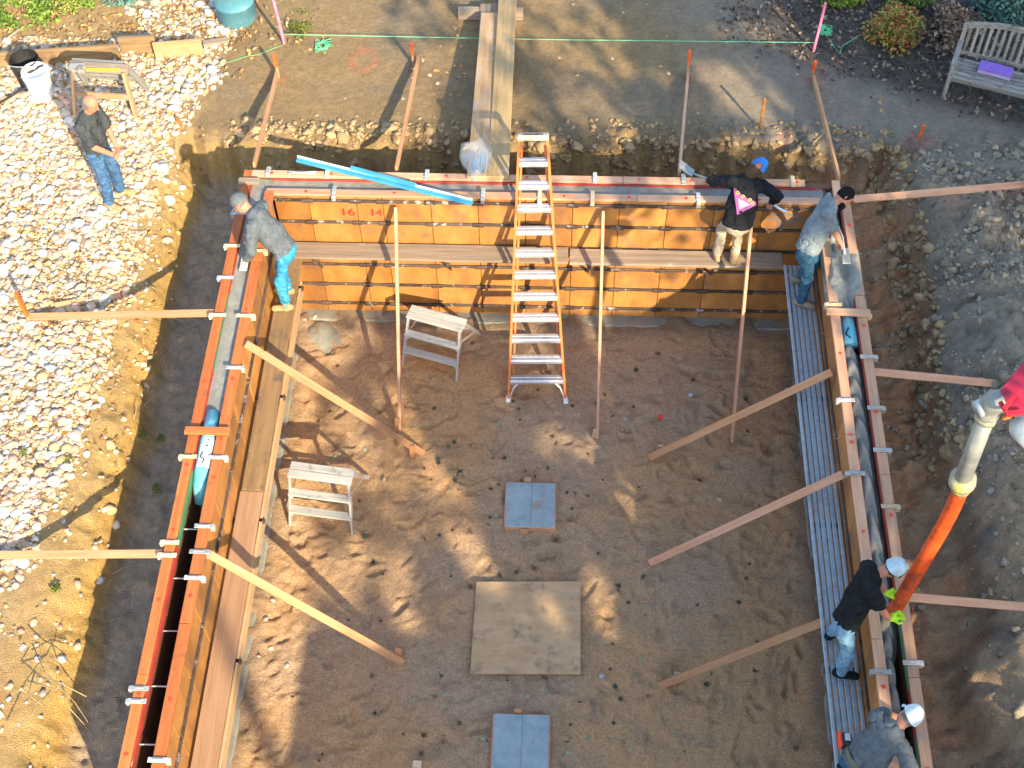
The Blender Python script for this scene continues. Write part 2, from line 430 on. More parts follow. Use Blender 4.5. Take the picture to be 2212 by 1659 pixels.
def mixc(a, b, t): return a * (1 - t[..., None]) + np.asarray(b) * t[..., None]
n1 = fbm(X * .9, Y * .9, 71, 4); n2 = fbm(X * 3.5, Y * 3.5, 73, 4); n3 = fbm(X * 9, Y * 9, 75, 3)
C = np.zeros(X.shape + (3,)) + np.array([.32, .225, .115])
C = mixc(C, [.26, .20, .125], sstep(-.1, .5, n1 + .4 * n2))
C = mixc(C, [.30, .265, .21], sstep(.8, 3.4, X + .6 * n1) * .85)
pz = sstep(-4.7, -5.1, X + .25 * n2 - .35 * sstep(1.2, 2.8, Y))
C = mixc(C, [.44, .31, .15], pz)
C = mixc(C, [.40, .24, .10], pz * sstep(.1, .5, n2) * .7)
mulch = sstep(2.2, 3.0, Y + .5 * n1 + .45 * (X - 4.2)) * sstep(2.6, 3.6, X + .3 * n2)
C = mixc(C, [.060, .052, .050], mulch * (.75 + .25 * n3))
bankm = sstep(1.72, 1.5, Z)
bl = bankm * sstep(-3.6, -3.9, X)
C = mixc(C, [.58, .37, .115], bl * (.85 + .15 * n2))
C = mixc(C, [.50, .385, .28], bl * sstep(1.22, .88, Z))
bb = bankm * (1 - sstep(3.5, 4.0, X)) * (1 - sstep(-3.6, -3.9, X)) * sstep(.1, .2, Y)
C = mixc(C, [.62, .42, .19], bb)
C = mixc(C, [.46, .32, .17], bb * sstep(0, .4, n2))
br = bankm * sstep(3.5, 4.0, X)
C = mixc(C, [.66, .36, .18], br)
C = mixc(C, [.56, .37, .22], br * sstep(-.1, .35, n2 + .4 * n1))
C = mixc(C, [.42, .35, .25], sstep(4.5, 5.1, X) * sstep(1.2, 0, Y) * sstep(-.5, .3, n2) * .9)
C = mixc(C, [.54, .37, .215], sstep(4.0, 4.5, X) * sstep(-2.6, -4.4, Y + .8 * n1) * sstep(-.6, .1, n2) * .9)
rim = sstep(1.72, 1.60, Z) * sstep(1.35, 1.5, Z)
C = mixc(C, [.46, .33, .15], rim * .7 * sstep(4.2, 3.4, X)); C = mixc(C, [.42, .29, .19], rim * .6 * sstep(3.4, 4.2, X))
# spray-painted marks on the soil beside the stakes
for px, py, r, ring in ((785, 130, .17, 1), (600, 160, .13, 0), (1750, 170, .16, 0), (1985, 312, .16, 0), (1700, 300, .10, 0), (2190, 470, .2, 0), (2050, 470, .18, 0)):
    p = at(px, py, ZG); d = np.hypot((X - p.x), (Y - p.y) * .8)
    w = (np.exp(-((d - r) / .05) ** 2) if ring else np.exp(-(d / r) ** 2)) * np.clip(.5 + .8 * n3, 0, 1) * .42
    C = mixc(C, [.72, .13, .06], w)
C *= (1 + .16 * n3 + .10 * n2)[..., None]
M['soil'] = mkv('soil_and_clay', .93, 15, .42, .9, .05)
ground = tag(obj('ground', mesh_np('ground', V, F, M['soil'], True, np.clip(C, .01, 1).reshape(-1, 3))), kind='structure')

# ---------------------------------------------------------------- sandy pit floor
fx = np.arange(-3.62, 3.64, .026); fy = np.arange(-8.3, -.18, .026)
X, Y = np.meshgrid(fx, fy)
wx = X + .25 * fbm(X * 2, Y * 2, 98, 3); wy = Y + .25 * fbm(X * 2, Y * 2, 99, 3)
hz = .022 * fbm(X * 1.5, Y * 1.5, 101, 4) + .026 * fbm(wx * 4.2, wy * 4.2, 103, 4) + (.046) * (np.abs(fbm(wx * 5.5, wy * 5.5, 105, 3)) - .2) * (.4 + .9 * vn2(X * 1.1, Y * 1.1, 97))
rr = np.random.default_rng(5)
for k in range(800):                             # boot prints and scuffs
    cx, cy = rr.uniform(-3.2, 3.2), rr.uniform(-7.6, -.6); a = rr.uniform(0, math.pi); L_, W_ = rr.uniform(.07, .17), rr.uniform(.035, .075)
    ix = slice(max(0, int((cx + 3.62 - .3) / .026)), int((cx + 3.62 + .3) / .026)); iy = slice(max(0, int((cy + 8.3 - .3) / .026)), int((cy + 8.3 + .3) / .026))
    u = (X[iy, ix] - cx) * math.cos(a) + (Y[iy, ix] - cy) * math.sin(a); v = -(X[iy, ix] - cx) * math.sin(a) + (Y[iy, ix] - cy) * math.cos(a)
    q = (u / L_) ** 2 + (v / W_) ** 2
    hz[iy, ix] += -rr.uniform(.008, .032) * np.exp(-q ** 2) + rr.uniform(.003, .013) * np.exp(-((q - 1.7) / .6) ** 2)
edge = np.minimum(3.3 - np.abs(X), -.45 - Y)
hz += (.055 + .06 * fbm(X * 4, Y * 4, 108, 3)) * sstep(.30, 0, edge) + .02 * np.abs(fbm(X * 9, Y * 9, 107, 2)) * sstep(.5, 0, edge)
V = np.stack([X.ravel(), Y.ravel(), hz.ravel()], 1)
nx, ny = len(fx), len(fy); I = np.arange(nx * ny).reshape(ny, nx)
F = np.stack([I[:-1, :-1].ravel(), I[:-1, 1:].ravel(), I[1:, 1:].ravel(), I[1:, :-1].ravel()], 1)
n1 = fbm(X * .7, Y * .7, 111, 4); n2 = fbm(X * 4, Y * 4, 113, 3)
C = np.zeros(X.shape + (3,)) + np.array([.63, .395, .20])
C = mixc(C, [.55, .39, .25], sstep(-.2, .4, n1)); C = mixc(C, [.42, .30, .19], sstep(.15, .5, n2) * .6)
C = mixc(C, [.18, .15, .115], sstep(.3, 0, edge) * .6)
M['sand'] = mkv('trampled_sand', .95, 26, .5, 1.0, .04)
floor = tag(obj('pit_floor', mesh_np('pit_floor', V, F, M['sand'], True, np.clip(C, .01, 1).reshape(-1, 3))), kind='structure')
def floor_h(x, y):
    return float(hz[min(ny - 1, max(0, int((y + 8.3) / .026))), min(nx - 1, max(0, int((x + 3.62) / .026)))])
def gh(x, y): return float(ground_h(np.array([x], dtype=float), np.array([y], dtype=float))[0])

# concrete footing under the walls (a ledge shows inside the forms)
fm = MB()
fm.box((0, -.18, -.04), (7.0, .56, .22), .02); fm.box((-3.45, -4.45, -.042), (.40, 7.96, .22), .02); fm.box((3.49, -4.45, -.038), (.36, 7.96, .22), .02)
tag(fm.build('footing', M['conc_old']), kind='structure')

# ---------------------------------------------------------------- scattered stones and litter
def ico():
    t = (1 + 5 ** .5) / 2
    v = [(-1, t, 0), (1, t, 0), (-1, -t, 0), (1, -t, 0), (0, -1, t), (0, 1, t), (0, -1, -t), (0, 1, -t), (t, 0, -1), (t, 0, 1), (-t, 0, -1), (-t, 0, 1)]
    f = [(0, 11, 5), (0, 5, 1), (0, 1, 7), (0, 7, 10), (0, 10, 11), (1, 5, 9), (5, 11, 4), (11, 10, 2), (10, 7, 6), (7, 1, 8), (3, 9, 4), (3, 4, 2), (3, 2, 6), (3, 6, 8), (3, 8, 9), (4, 9, 5), (2, 4, 11), (6, 2, 10), (8, 6, 7), (9, 8, 1)]
    v = [Vector(p).normalized() for p in v]
    mid = {}; nf = []
    def m_(a, b):
        k = (min(a, b), max(a, b))
        if k not in mid: mid[k] = len(v); v.append(((v[a] + v[b]) / 2).normalized())
        return mid[k]
    for a, b, c in f:
        ab, bc, ca = m_(a, b), m_(b, c), m_(c, a); nf += [(a, ab, ca), (b, bc, ab), (c, ca, bc), (ab, bc, ca)]
    return np.array([tuple(p) for p in v]), np.array(nf)
IV, IF = ico()
def rocks(P, S, cols, jag=.12, seed=1, flat=.55):
    """many stones in one vertex array: P centres, S half sizes"""
    g = np.random.default_rng(seed); n = len(P); K = len(IV)
    sc = np.stack([S, S * g.uniform(.6, .95, n), S * g.uniform(flat * .75, flat * 1.25, n)], 1)
    a = g.uniform(0, 2 * math.pi, n); tl = g.normal(0, .22, (n, 2))
    vv = IV[None] * (1 + jag * g.normal(0, 1, (n, K, 1))) * sc[:, None]
    ca, sa = np.cos(a)[:, None], np.sin(a)[:, None]
    x = vv[..., 0] * ca - vv[..., 1] * sa; y = vv[..., 0] * sa + vv[..., 1] * ca
    z = vv[..., 2] + x * tl[:, :1] + y * tl[:, 1:]
    out = np.stack([x, y, z], -1) + P[:, None]
    f = (IF[None] + (np.arange(n) * K)[:, None, None]).reshape(-1, 3)
    return out.reshape(-1, 3), f, np.repeat(cols, K, axis=0)
PEB = np.array([(.62, .54, .42), (.54, .44, .32), (.66, .60, .52), (.46, .36, .27), (.60, .44, .29), (.42, .42, .42), (.34, .32, .30), (.58, .36, .27), (.68, .64, .58), (.52, .38, .20)])
def pebble_edge(y): return np.interp(y, [-8, -6.2, -5.2, -4, -1, .5, 1.5, 2.5, 5], [-6.2, -5.6, -5.25, -5.12, -5.02, -5.06, -4.84, -4.5, -4.35])
def view_left(y): return np.interp(y, [-8, 4.5], [-5.5, -8.6])
g = np.random.default_rng(3)
N = 44000
px_ = g.uniform(-8.6, -4.2, N); py_ = g.uniform(-7.8, 4.6, N)
e = pebble_edge(py_) + .16 * fbm(px_ * 2, py_ * 2, 201, 3)
dens = np.clip((e - px_) / .22, 0, 1) * np.interp(py_, [-8, -5.8, -4.6, 2.4, 3.3, 4.6], [.12, .30, 1, 1, .55, .25])
dens *= .62 + .55 * sstep(-.45, .1, fbm(px_ * 1.6, py_ * 1.6, 203, 3))
dens = np.maximum(dens, .05 * (px_ < -4.75) * (py_ < 1))
keep = (g.random(N) < dens) & (px_ > view_left(py_) - .3) & ~((px_ < -6.2 + .8 * fbm(px_ * 2, py_ * 2, 8, 2)) & (py_ > 3.25))
px_, py_ = px_[keep], py_[keep]; n = len(px_)
S = np.clip(g.lognormal(math.log(.029), .40, n), .012, .080)
zz = ground_h(px_, py_) + S * .20
cols = PEB[g.integers(0, len(PEB), n)] * g.uniform(.72, 1.1, (n, 1)) * np.array([1, .965, .91])
M['pebble'] = mkv('river_pebble', .8, 30, .16, .12, .004, .25, 120)
big = np.argsort(-S)[:300]; small = np.setdiff1d(np.arange(n), big)
V, F, CC = rocks(np.stack([px_, py_, zz], 1)[small], S[small], cols[small], .11, 4, .62)
pebbles = tag(obj('pebbles', mesh_np('pebbles', V, F, M['pebble'], True, np.clip(CC, 0, .9))), 'pale river pebbles covering the ground left of the trench', 'pebbles', kind='stuff')
STM = []
for k in range(10):
    v, f, c = rocks(np.zeros((1, 3)), np.ones(1), np.array([PEB[k]]), .10, 50 + k, .6)
    STM.append(mesh_np('stone', v, f, M['pebble'], True, c))
for i in big:
    obj('stone', STM[i % 10], ground, Matrix.Translation((px_[i], py_[i], zz[i])) @ Matrix.Rotation(g.uniform(0, 6.3), 4, 'Z') @ Matrix.Scale(S[i], 4))

def leafmesh(P, S, cols, seed, lay=.5):
    """folded diamond leaves, two quads each"""
    g = np.random.default_rng(seed); n = len(P)
    base = np.array([(-1, 0, 0), (-.2, -.55, .18), (1, 0, .1), (-.2, .55, .18), (-.2, 0, -.05)])
    a = g.uniform(0, 6.283, n); tx = g.normal(0, lay, n); ty = g.normal(0, lay, n)
    b = base[None] * S[:, None, None]
    ca, sa = np.cos(a)[:, None], np.sin(a)[:, None]
    x = b[..., 0] * ca - b[..., 1] * sa; y = b[..., 0] * sa + b[..., 1] * ca; z = b[..., 2]
    y, z = y * np.cos(tx)[:, None] - z * np.sin(tx)[:, None], y * np.sin(tx)[:, None] + z * np.cos(tx)[:, None]
    x, z = x * np.cos(ty)[:, None] - z * np.sin(ty)[:, None], x * np.sin(ty)[:, None] + z * np.cos(ty)[:, None]
    V = (np.stack([x, y, z], -1) + P[:, None]).reshape(-1, 3)
    f = np.array([(0, 1, 2, 4), (0, 4, 2, 3)])
    F = (f[None] + (np.arange(n) * 5)[:, None, None]).reshape(-1, 4)
    return V, F, np.repeat(cols, 5, axis=0)
M['leaf'] = mkv('dry_leaf', .8, 20, .25, .1, .003, .25)
N = 15000
x = g.uniform(-8.6, -3.2, N); y = g.uniform(-7.8, 4.6, N)
e = pebble_edge(y)
dn = np.where(y > 3.0, .95, .55) * sstep(-.35, .25, fbm(x * 1.5, y * 1.5, 301, 3)) * (x < e + .3) * np.where(y < -4.5, .12, 1)
dn = np.maximum(dn, .4 * np.exp(-(((x + 3.7) / .55) ** 2 + ((y - 3.5) / .45) ** 2)))
k_ = (g.random(N) < dn) & (x > view_left(y) - .3)
x, y = x[k_], y[k_]; n = len(x)
LC = np.array([(.46, .25, .08), (.52, .33, .13), (.36, .18, .06), (.56, .42, .22), (.28, .16, .07)])
V, F, CC = leafmesh(np.stack([x, y, ground_h(x, y) + .03 + .02 * g.random(n)], 1), g.uniform(.02, .05, n), LC[g.integers(0, 5, n)] * g.uniform(.7, 1.2, (n, 1)), 5)
tag(obj('leaf_litter', mesh_np('leaf_litter', V, F, M['leaf'], False, CC)), 'tan and orange dry leaves lying among the pebbles', 'leaves', kind='stuff')

# litter and chips over the mulch in the upper right, crumbs over the right-hand spoil and along the back rim
N = 5200
x = g.uniform(2.4, 7.2, N); y = g.uniform(1.8, 4.8, N)
k_ = g.random(N) < sstep(2.2, 3.2, y + .45 * (x - 4.2) + .4 * fbm(x, y, 5, 2)) * .8
x, y = x[k_], y[k_]; n = len(x)
MC_ = np.array([(.10, .07, .05), (.16, .11, .075), (.24, .18, .13), (.07, .055, .05), (.30, .22, .15), (.05, .045, .045)])
V, F, CC = leafmesh(np.stack([x, y, ground_h(x, y) + .015], 1), g.uniform(.018, .05, n), MC_[g.integers(0, 6, n)], 6, .6)
tag(obj('mulch_chips', mesh_np('mulch_chips', V, F, M['leaf'], False, CC)), 'dark bark mulch and brown leaves around the shrubs', 'mulch', kind='stuff')
N = 15000
x = g.uniform(3.9, 7.2, N); y = g.uniform(-8.2, 1.9, N)
dn = (.12 + .88 * sstep(4.5, 5.2, x)) * sstep(1.6, .6, y) * (.25 + .75 * sstep(-5, -3.4, y)) * sstep(-.3, .3, fbm(x * 1.2, y * 1.2, 401, 3))
k_ = (g.random(N) < dn); x, y = x[k_], y[k_]
x2 = g.uniform(-4.2, 4.7, 900); y2 = g.uniform(1.0, 1.75, 900); k_ = g.random(900) < (.35 + .65 * sstep(-.5, 1.5, x2)); x2, y2 = x2[k_], y2[k_]
x3 = np.concatenate([g.uniform(-4.3, 4.8, 3600), g.uniform(4.45, 5.05, 700)]); y3 = np.concatenate([g.uniform(1.0, 1.6, 3600), g.uniform(-3.5, 1.3, 700)])
h3 = ground_h(x3, y3); k_ = (h3 > 1.05) & (h3 < 1.77) & (g.random(4300) < (.22 + .5 * sstep(-1.5, 1.0, x3)) + .4 * sstep(-.15, .35, fbm(x3 * 1.4, y3 * 1.4, 405, 3))); x3, y3 = x3[k_], y3[k_]
x2 = np.concatenate([x2, x3]); y2 = np.concatenate([y2, y3])
x = np.concatenate([x, x2]); y = np.concatenate([y, y2]); n = len(x)
S = np.clip(g.lognormal(math.log(.020), .55, n), .008, .075); S[-len(x2):] = np.clip(S[-len(x2):], .01, .035); S[-len(x3):] = np.clip(g.lognormal(math.log(.034), .45, len(x3)), .012, .09)
CL = np.array([(.37, .31, .22), (.42, .35, .25), (.32, .28, .21), (.44, .35, .22), (.34, .28, .19)])
cc = CL[g.integers(0, 5, n)] * g.uniform(.8, 1.2, (n, 1))
cc[-len(x2):] = np.array([.40, .285, .155]) * g.uniform(.7, 1.2, (len(x2), 1))
P = np.stack([x, y, ground_h(x, y) + S * .12], 1)
M['clod'] = mkv('dry_dirt', .95, 25, .3, .7, .012, .1)
S_ = S.copy(); S_[-len(x2):] = 0; big = np.argsort(-S_)[:90]; small = np.setdiff1d(np.arange(n), big)
V, F, CC = rocks(P[small], S[small], cc[small], .26, 7, .7)
tag(obj('dirt_crumbs', mesh_np('dirt_crumbs', V, F, M['clod'], False, CC)), 'grey brown dirt crumbs on the spoil beside the right trench', 'dirt', kind='stuff')
CLM = [mesh_np('dirt_clod', *(lambda t: (t[0], t[1]))(rocks(np.zeros((1, 3)), np.ones(1), np.array([CL[k % 5]]), .26, 80 + k, .75)), M['clod'], False, np.repeat(CL[k % 5][None], len(IV), 0)) for k in range(10)]
for i in big:
    obj('dirt_clod', CLM[i % 10], ground, Matrix.Translation(tuple(P[i])) @ Matrix.Rotation(g.uniform(0, 6.3), 4, 'Z') @ Matrix.Scale(S[i], 4))

# fallen maple leaves: each its own piece
def maple(seed):
    g = random.Random(seed); vs = [(0, 0, .06)]; n = 14
    for k in range(n):
        a = 2 * math.pi * k / n
        r = (1.0 if k % 2 == 0 else .48) * (.75 + .25 * math.cos(a)) * g.uniform(.85, 1.1)
        vs.append((r * math.cos(a), r * math.sin(a), .30 * r * r * g.uniform(.4, 1.4)))
    return vs, [(0, 1 + k, 1 + (k + 1) % n) for k in range(n)]
leafm = [paint('leaf_' + nm, c, .7, .2) for nm, c in (('dark_green', (.05, .07, .04)), ('pale_green', (.26, .30, .17)), ('brown', (.12, .075, .035)), ('olive', (.11, .10, .035)), ('grey_green', (.25, .27, .19)))]
LFM = [mesh_np('leaf', *maple(k), leafm[[0, 1, 2, 3, 4, 2, 0, 4][k]]) for k in range(8)]
rl = random.Random(4); spots = []
for k in range(80): spots.append((rl.gauss(1050, 130), rl.gauss(1020, 110)))
for k in range(100): spots.append((rl.uniform(620, 1750), rl.uniform(760, 1650)))
for k in range(40): spots.append((rl.uniform(900, 1400), rl.uniform(1150, 1650)))
for q in spots:
    p = at(q[0], q[1], 0.0)
    if abs(p.x) > 3.0 or p.y > -.7 or (-.75 < p.x < .62 and -5.6 < p.y < -4.35) or (-.45 < p.x < .28 and (-3.7 < p.y < -2.95 or p.y < -6.0)): continue
    s = rl.uniform(.03, .07)
    Mx = Matrix.Translation((p.x, p.y, floor_h(p.x, p.y) + .008)) @ Matrix.Rotation(rl.uniform(0, 6.3), 4, 'Z') @ Matrix.Rotation(rl.gauss(0, .35), 4, 'X') @ Matrix.Diagonal((s, s * rl.uniform(.7, 1), s, 1))
    obj('leaf', rl.choice(LFM), floor, Mx)
leafo = [paint('leaf_' + nm, c, .7, .2) for nm, c in (('orange', (.40, .20, .06)), ('straw', (.50, .40, .26)), ('tan', (.42, .28, .13)))]
LFO = [mesh_np('leaf', *maple(20 + k), leafo[k % 3]) for k in range(6)]
for k in range(70):
    px, py = rl.uniform(480, 2000), rl.uniform(5, 290)
    if k < 26: px, py = rl.gauss(960, 45), rl.gauss(150, 45)
    p = at(px, py, ZG)
    if p.y < 1.6: continue
    s = rl.uniform(.03, .055)
    obj('leaf', rl.choice(LFO), ground, Matrix.Translation((p.x, p.y, gh(p.x, p.y) + .008)) @ Matrix.Rotation(rl.uniform(0, 6.3), 4, 'Z') @ Matrix.Rotation(rl.gauss(0, .3), 4, 'X') @ Matrix.Scale(s, 4))

# roots hanging out of the banks
def root(p, d, L, r, name='root', parent=None, bend=.5, mat='rootm'):
    pts = []; p = Vector(p); d = Vector(d).normalized()
    for k in range(7):
        pts.append(p.copy()); p = p + d * (L / 6)
        d = (d + Vector((rl.gauss(0, 1), rl.gauss(0, 1), rl.gauss(-.3, .8))) * bend * .35).normalized()
    return MB().tube(pts, [r * (1 - .11 * k) for k in range(7)], 6).build(name, M[mat], parent, smooth=True)
for px, py, z, d, L in ((330, 555, 1.3, (.6, .1, -.5), .35), (335, 690, 1.2, (.8, -.5, -.3), .45), (365, 700, .9, (.5, -.8, -.3), .3), (310, 880, 1.2, (.3, .6, .1), .3),
                        (330, 650, 1.2, (.5, -.2, -.1), .2), (255, 1180, 1.1, (.2, -.9, -.4), .5), (245, 1250, 1.0, (.6, .3, .1), .4), (300, 930, 1.1, (.1, .8, .4), .25),
                        (1000, 345, 1.3, (.9, .2, -.2), .35), (720, 340, 1.3, (-.3, .6, -.3), .3), (1700, 350, 1.35, (.5, -.6, -.4), .4), (1740, 380, 1.2, (.6, .6, .2), .45),
                        (1900, 470, .9, (.7, .3, .3), .5), (1960, 440, 1.2, (-.7, .2, -.4), .35), (1940, 560, .8, (.6, .7, .4), .4), (1990, 530, 1.5, (-.6, -.5, -.2), .35),
                        (2130, 1120, 1.6, (.2, .8, .1), .4), (2150, 560, 1.9, (.5, .5, .1), .3), (2020, 1000, 1.2, (.5, .4, .3), .3), (1860, 330, 1.4, (.4, -.6, -.3), .35)):
    q = at(px, py, z); root((q.x, q.y, max(z, gh(q.x, q.y))), d, L, .009, parent=ground)

# ---------------------------------------------------------------- house and trees behind the camera that shade the site
hs = thing('house', (6.4, -18.2, ZG), 'grey sided house with hip roof standing behind the camera', 'house')
hm = MB(); hm.box((6.9, -18.6, 3.75), (7.6, 7.8, 4.1), .01); hm.build('wall', M['siding'], hs)
e0, e1, f0, f1, ez = 2.73, 11.0, -22.9, -14.34, 5.85
rm = MB(); rm.add([(e0, f0, ez), (e1, f0, ez), (e1, f1, ez), (e0, f1, ez), (e0, f0, ez + .15), (e1, f0, ez + .15), (e1, f1, ez + .15), (e0, f1, ez + .15), (6.9, -19.4, ez + 1.9), (6.9, -17.8, ez + 1.9)],
    [(3, 2, 1, 0), (0, 1, 5, 4), (1, 2, 6, 5), (2, 3, 7, 6), (3, 0, 4, 7), (4, 5, 8), (5, 6, 9, 8), (6, 7, 9), (7, 4, 8, 9)]); rm.build('roof', M['roofm'], hs)
for wy in (-21, -18.6, -16.4):
    w = MB().box((3.08, wy, 3.9), (.06, 1.0, 1.3), .01).build('window', M['glassm'], hs)
    MB().box((3.04, wy, 3.22), (.12, 1.15, .06), .01).build('sill', M['white'], w)
M['crown'] = mkv('tree_leaf', .75, 10, .3, 0, .01)
def lit(s, t):
    """share of open sky towards the sun, in ground coordinates along the sun's rays"""
    edge = np.interp(t, [-9, -5.2, -4.8, -3.6, -2, -.6, 1, 2.6, 3.8, 5.5, 9], [-2.6, -2.6, -2.5, -2.5, -2.6, -2.7, -2.4, -2.6, -3.6, -3.2, -3.2])
    w = fbm(s * .8, t * .45, 501, 3)
    L = sstep(.4, -.4, s - edge - .8 * w)
    mid = np.interp(s, [-3, -1.6, -.4, .8, 1.6, 3, 9], [.95, .62, .40, .36, .22, .14, .1]) * np.interp(t, [-9, -6.2, -5.2, -.5, .4, 3, 4.5, 9], [.1, .15, .85, .9, 1.9, 1.8, 1.15, 1.05])
    nz = fbm((s * .865 + t * .5) * 1.9, (t * .865 - s * .5) * .62, 503, 4)
    L = np.maximum(L, sstep(-.20, .26, nz - (.40 - mid)) * .92)
    wall = sstep(-.5, .1, t) * sstep(3.6, 3.0, t) * sstep(1.62, 1.32, s)
    L = np.maximum(L, wall * (1.06 + .34 * nz).clip(0, 1))
    for a, b, ra, rb, an in LITS:
        u = (s - a) * math.cos(an) + (t - b) * math.sin(an); v = -(s - a) * math.sin(an) + (t - b) * math.cos(an)
        L = np.maximum(L, np.minimum(1, 1.15 * np.exp(-((u / ra) ** 2 + (v / rb) ** 2) ** 2)))
    return L
LITS = []
def litspot(px, py, z, ra, rb, an):
    p = at(px, py, z); LITS.append((p.x - .9 * z, p.y + 1.55 * z, ra, rb, an))
for a in ((1300, 1300, 0, .16, .7, .25), (1320, 1420, 0, .22, .30, 0), (1190, 950, 0, .22, .35, .2), (1310, 850, 0, .12, .5, .3), (1290, 740, 0, .12, .35, .3), (1180, 1310, 0, .14, .35, .3),
          (1630, 235, ZG, .45, 1.0, .75), (1560, 170, ZG, .35, .6, .7), (1590, 295, ZG - .2, .4, .35, 0), (1330, 130, ZG, .2, .6, .6), (1230, 230, ZG, .2, .5, .5), (1120, 660, .5, .5, .3, 0), (1400, 625, .65, .55, .5, 0), (1250, 655, .35, .5, .4, 0), (1480, 565, 1.2, .4, .5, 0), (740, 1250, 0, .6, .5, 0), (700, 1050, 0, .5, .3, 0),
          (2060, 1400, 1.5, .25, .6, .6), (2170, 1360, 1.7, .25, .6, .6), (2120, 1480, 1.6, .2, .4, .6), (1860, 1000, 2.3, .10, .5, .2), (1905, 1180, 2.3, .1, .5, .2), (1960, 1380, 2.3, .15, .4, .2), (2180, 1000, 1.8, .3, .2, 0)):
    litspot(*a)
TREES = [((13.0, -15.5), 15.0), ((15.5, -20.5), 16.5), ((8.0, -25.5), 17.0), ((19.0, -12.5), 14.5)]
g = np.random.default_rng(21)
N = 60000
s_ = g.uniform(-4.6, 9.5, N); t_ = g.uniform(-9, 10.5, N)
k_ = g.random(N) > lit(s_, t_) * 1.02  # crown leaves left out where sunlit patches should fall
s_, t_ = s_[k_], t_[k_]; n = len(s_)
hh = g.uniform(8.3, 15.5, n)
x = s_ + .9 * hh; y = t_ - 1.55 * hh
tx = np.array([T[0] for T in TREES])
own = np.argmin((x[:, None] - tx[None, :, 0]) ** 2 + (y[:, None] - tx[None, :, 1]) ** 2, 1)
TL = ('tall autumn oak behind the camera nearest the pit', 'tall autumn oak behind the camera farthest to the right', 'tall autumn oak behind the camera beyond the house', 'tall autumn oak right of the pit, outside the frame')
TC = np.array([(.07, .085, .025), (.10, .10, .03), (.16, .11, .03), (.05, .07, .02)])
for i, ((cx, cy), hgt) in enumerate(TREES):
    tr = thing('oak_tree', (cx, cy, ZG), TL[i], 'tree', 'oaks behind the camera')
    sel = own == i
    P = np.stack([x[sel], y[sel], hh[sel]], 1); m = len(P)
    V, F, CC = leafmesh(P, g.uniform(.10, .20, m), TC[g.integers(0, 4, m)] * g.uniform(.7, 1.3, (m, 1)), 30 + i, .9)
    obj('crown', mesh_np('crown', V, F, M['crown'], False, CC), tr)
    tm = MB(); tm.tube([(cx, cy, ZG - .2), (cx + .1, cy, 4), (cx, cy + .1, 8.5), (cx + .2, cy, hgt - 2)], [.34, .27, .2, .06], 12)
    sub = P[g.integers(0, m, 26)] if m else []
    for q in sub:
        tm.tube([(cx, cy, 5.5 + 3 * g.random()), ((cx + q[0]) / 2, (cy + q[1]) / 2, q[2] - 1.0), tuple(q)], [.07, .045, .012], 6)
    tm.build('trunk', M['bark'], tr, smooth=True)
# ================================================================ formwork
RZ = (.25, .65, 1.05, 1.45, 1.86, 2.25)
def panel_run(root, a, b, cuts, nrm, depth, mats, ribs, ztop=2.318, face=None):
    """form panels between stations on the line a->b; nrm points away from the concrete"""
    a = Vector(a); b = Vector(b); d = (b - a).normalized(); nrm = Vector(nrm)
    out = []
    for i in range(len(cuts) - 1):
        c0, c1 = cuts[i], cuts[i + 1]; w = c1 - c0 - .006
        mid = a + d * (c0 + c1) / 2
        p0 = mid + nrm * (depth / 2); p0.z = .07; p1 = p0.copy(); p1.z = ztop
        mt = mats[i % len(mats)]
        pn = board('form_panel', p0, p1, w, depth, mt, root, up=nrm, b=.006)
        out.append(pn)
        if ribs:
            for z in ribs:
                q = mid + nrm * (depth + .013) + Vector((0, 0, z - mid.z))
                rb = board('rib', q - d * (w / 2), q + d * (w / 2), .030, .042, M['rib'], pn, up=(0, 0, 1), b=.006)
            for z in (RZ if len(ribs) > 1 else ()):   # wedge clamps at the panel joint
                q = mid + nrm * (depth + .020) + Vector((0, 0, z - mid.z)) + d * (w / 2)
                board('wedge_clamp', q - d * .075, q + d * .075, .040, .060, M['rib'], pn, b=.014)
    return out

def plate_run(root, a, b, cuts, nrm, width, mat, off=0.0, dots=(), straps=()):
    a = Vector(a); b = Vector(b); d = (b - a).normalized(); nrm = Vector(nrm)
    o = nrm * (off + width / 2)
    for i in range(len(cuts) - 1):
        dz = random.uniform(-.002, .003)
        p0 = a + d * (cuts[i] + .003) + o; p1 = a + d * (cuts[i + 1] - .003) + o
        p0.z = p1.z = HT - .019 + dz
        board('top_plate', p0, p1, width, .038, mat, root)
    for s in dots:
        q = a + d * s + o; q.z = HT + .004
        MB().lathe([(0.0, .0015), (.012, .0014), (.020, .0005), (.021, -.002)], 10, Matrix.Translation(q) @ Matrix.Rotation(random.random() * 6, 4, 'Z') @ Matrix.Diagonal((1, random.uniform(.7, 1.2), 1, 1))).build('paint_dot', M['rdot'], root)
    for s in straps:
        mt = M['strap'] if random.random() < .6 else M['strap_w']
        q = a + d * s + o; q.z = HT + .009
        st = MB().box(q, (.05 if abs(d.x) > .5 else width + .08, width + .08 if abs(d.x) > .5 else .05, .010), .003)
        e = q + nrm * (width / 2 + .032) - Vector((0, 0, .035))
        st.box(e, (.05, .05, .07), .004)
        st.box(q + Vector((0, 0, .012)), (.05 if abs(d.x) > .5 else width * .9, width * .9 if abs(d.x) > .5 else .016, .012), .003)
        st.build('strap', mt, root)

def steps(L, s=.61):
    n = int(round(L / s)); return [L * i / n for i in range(n + 1)]

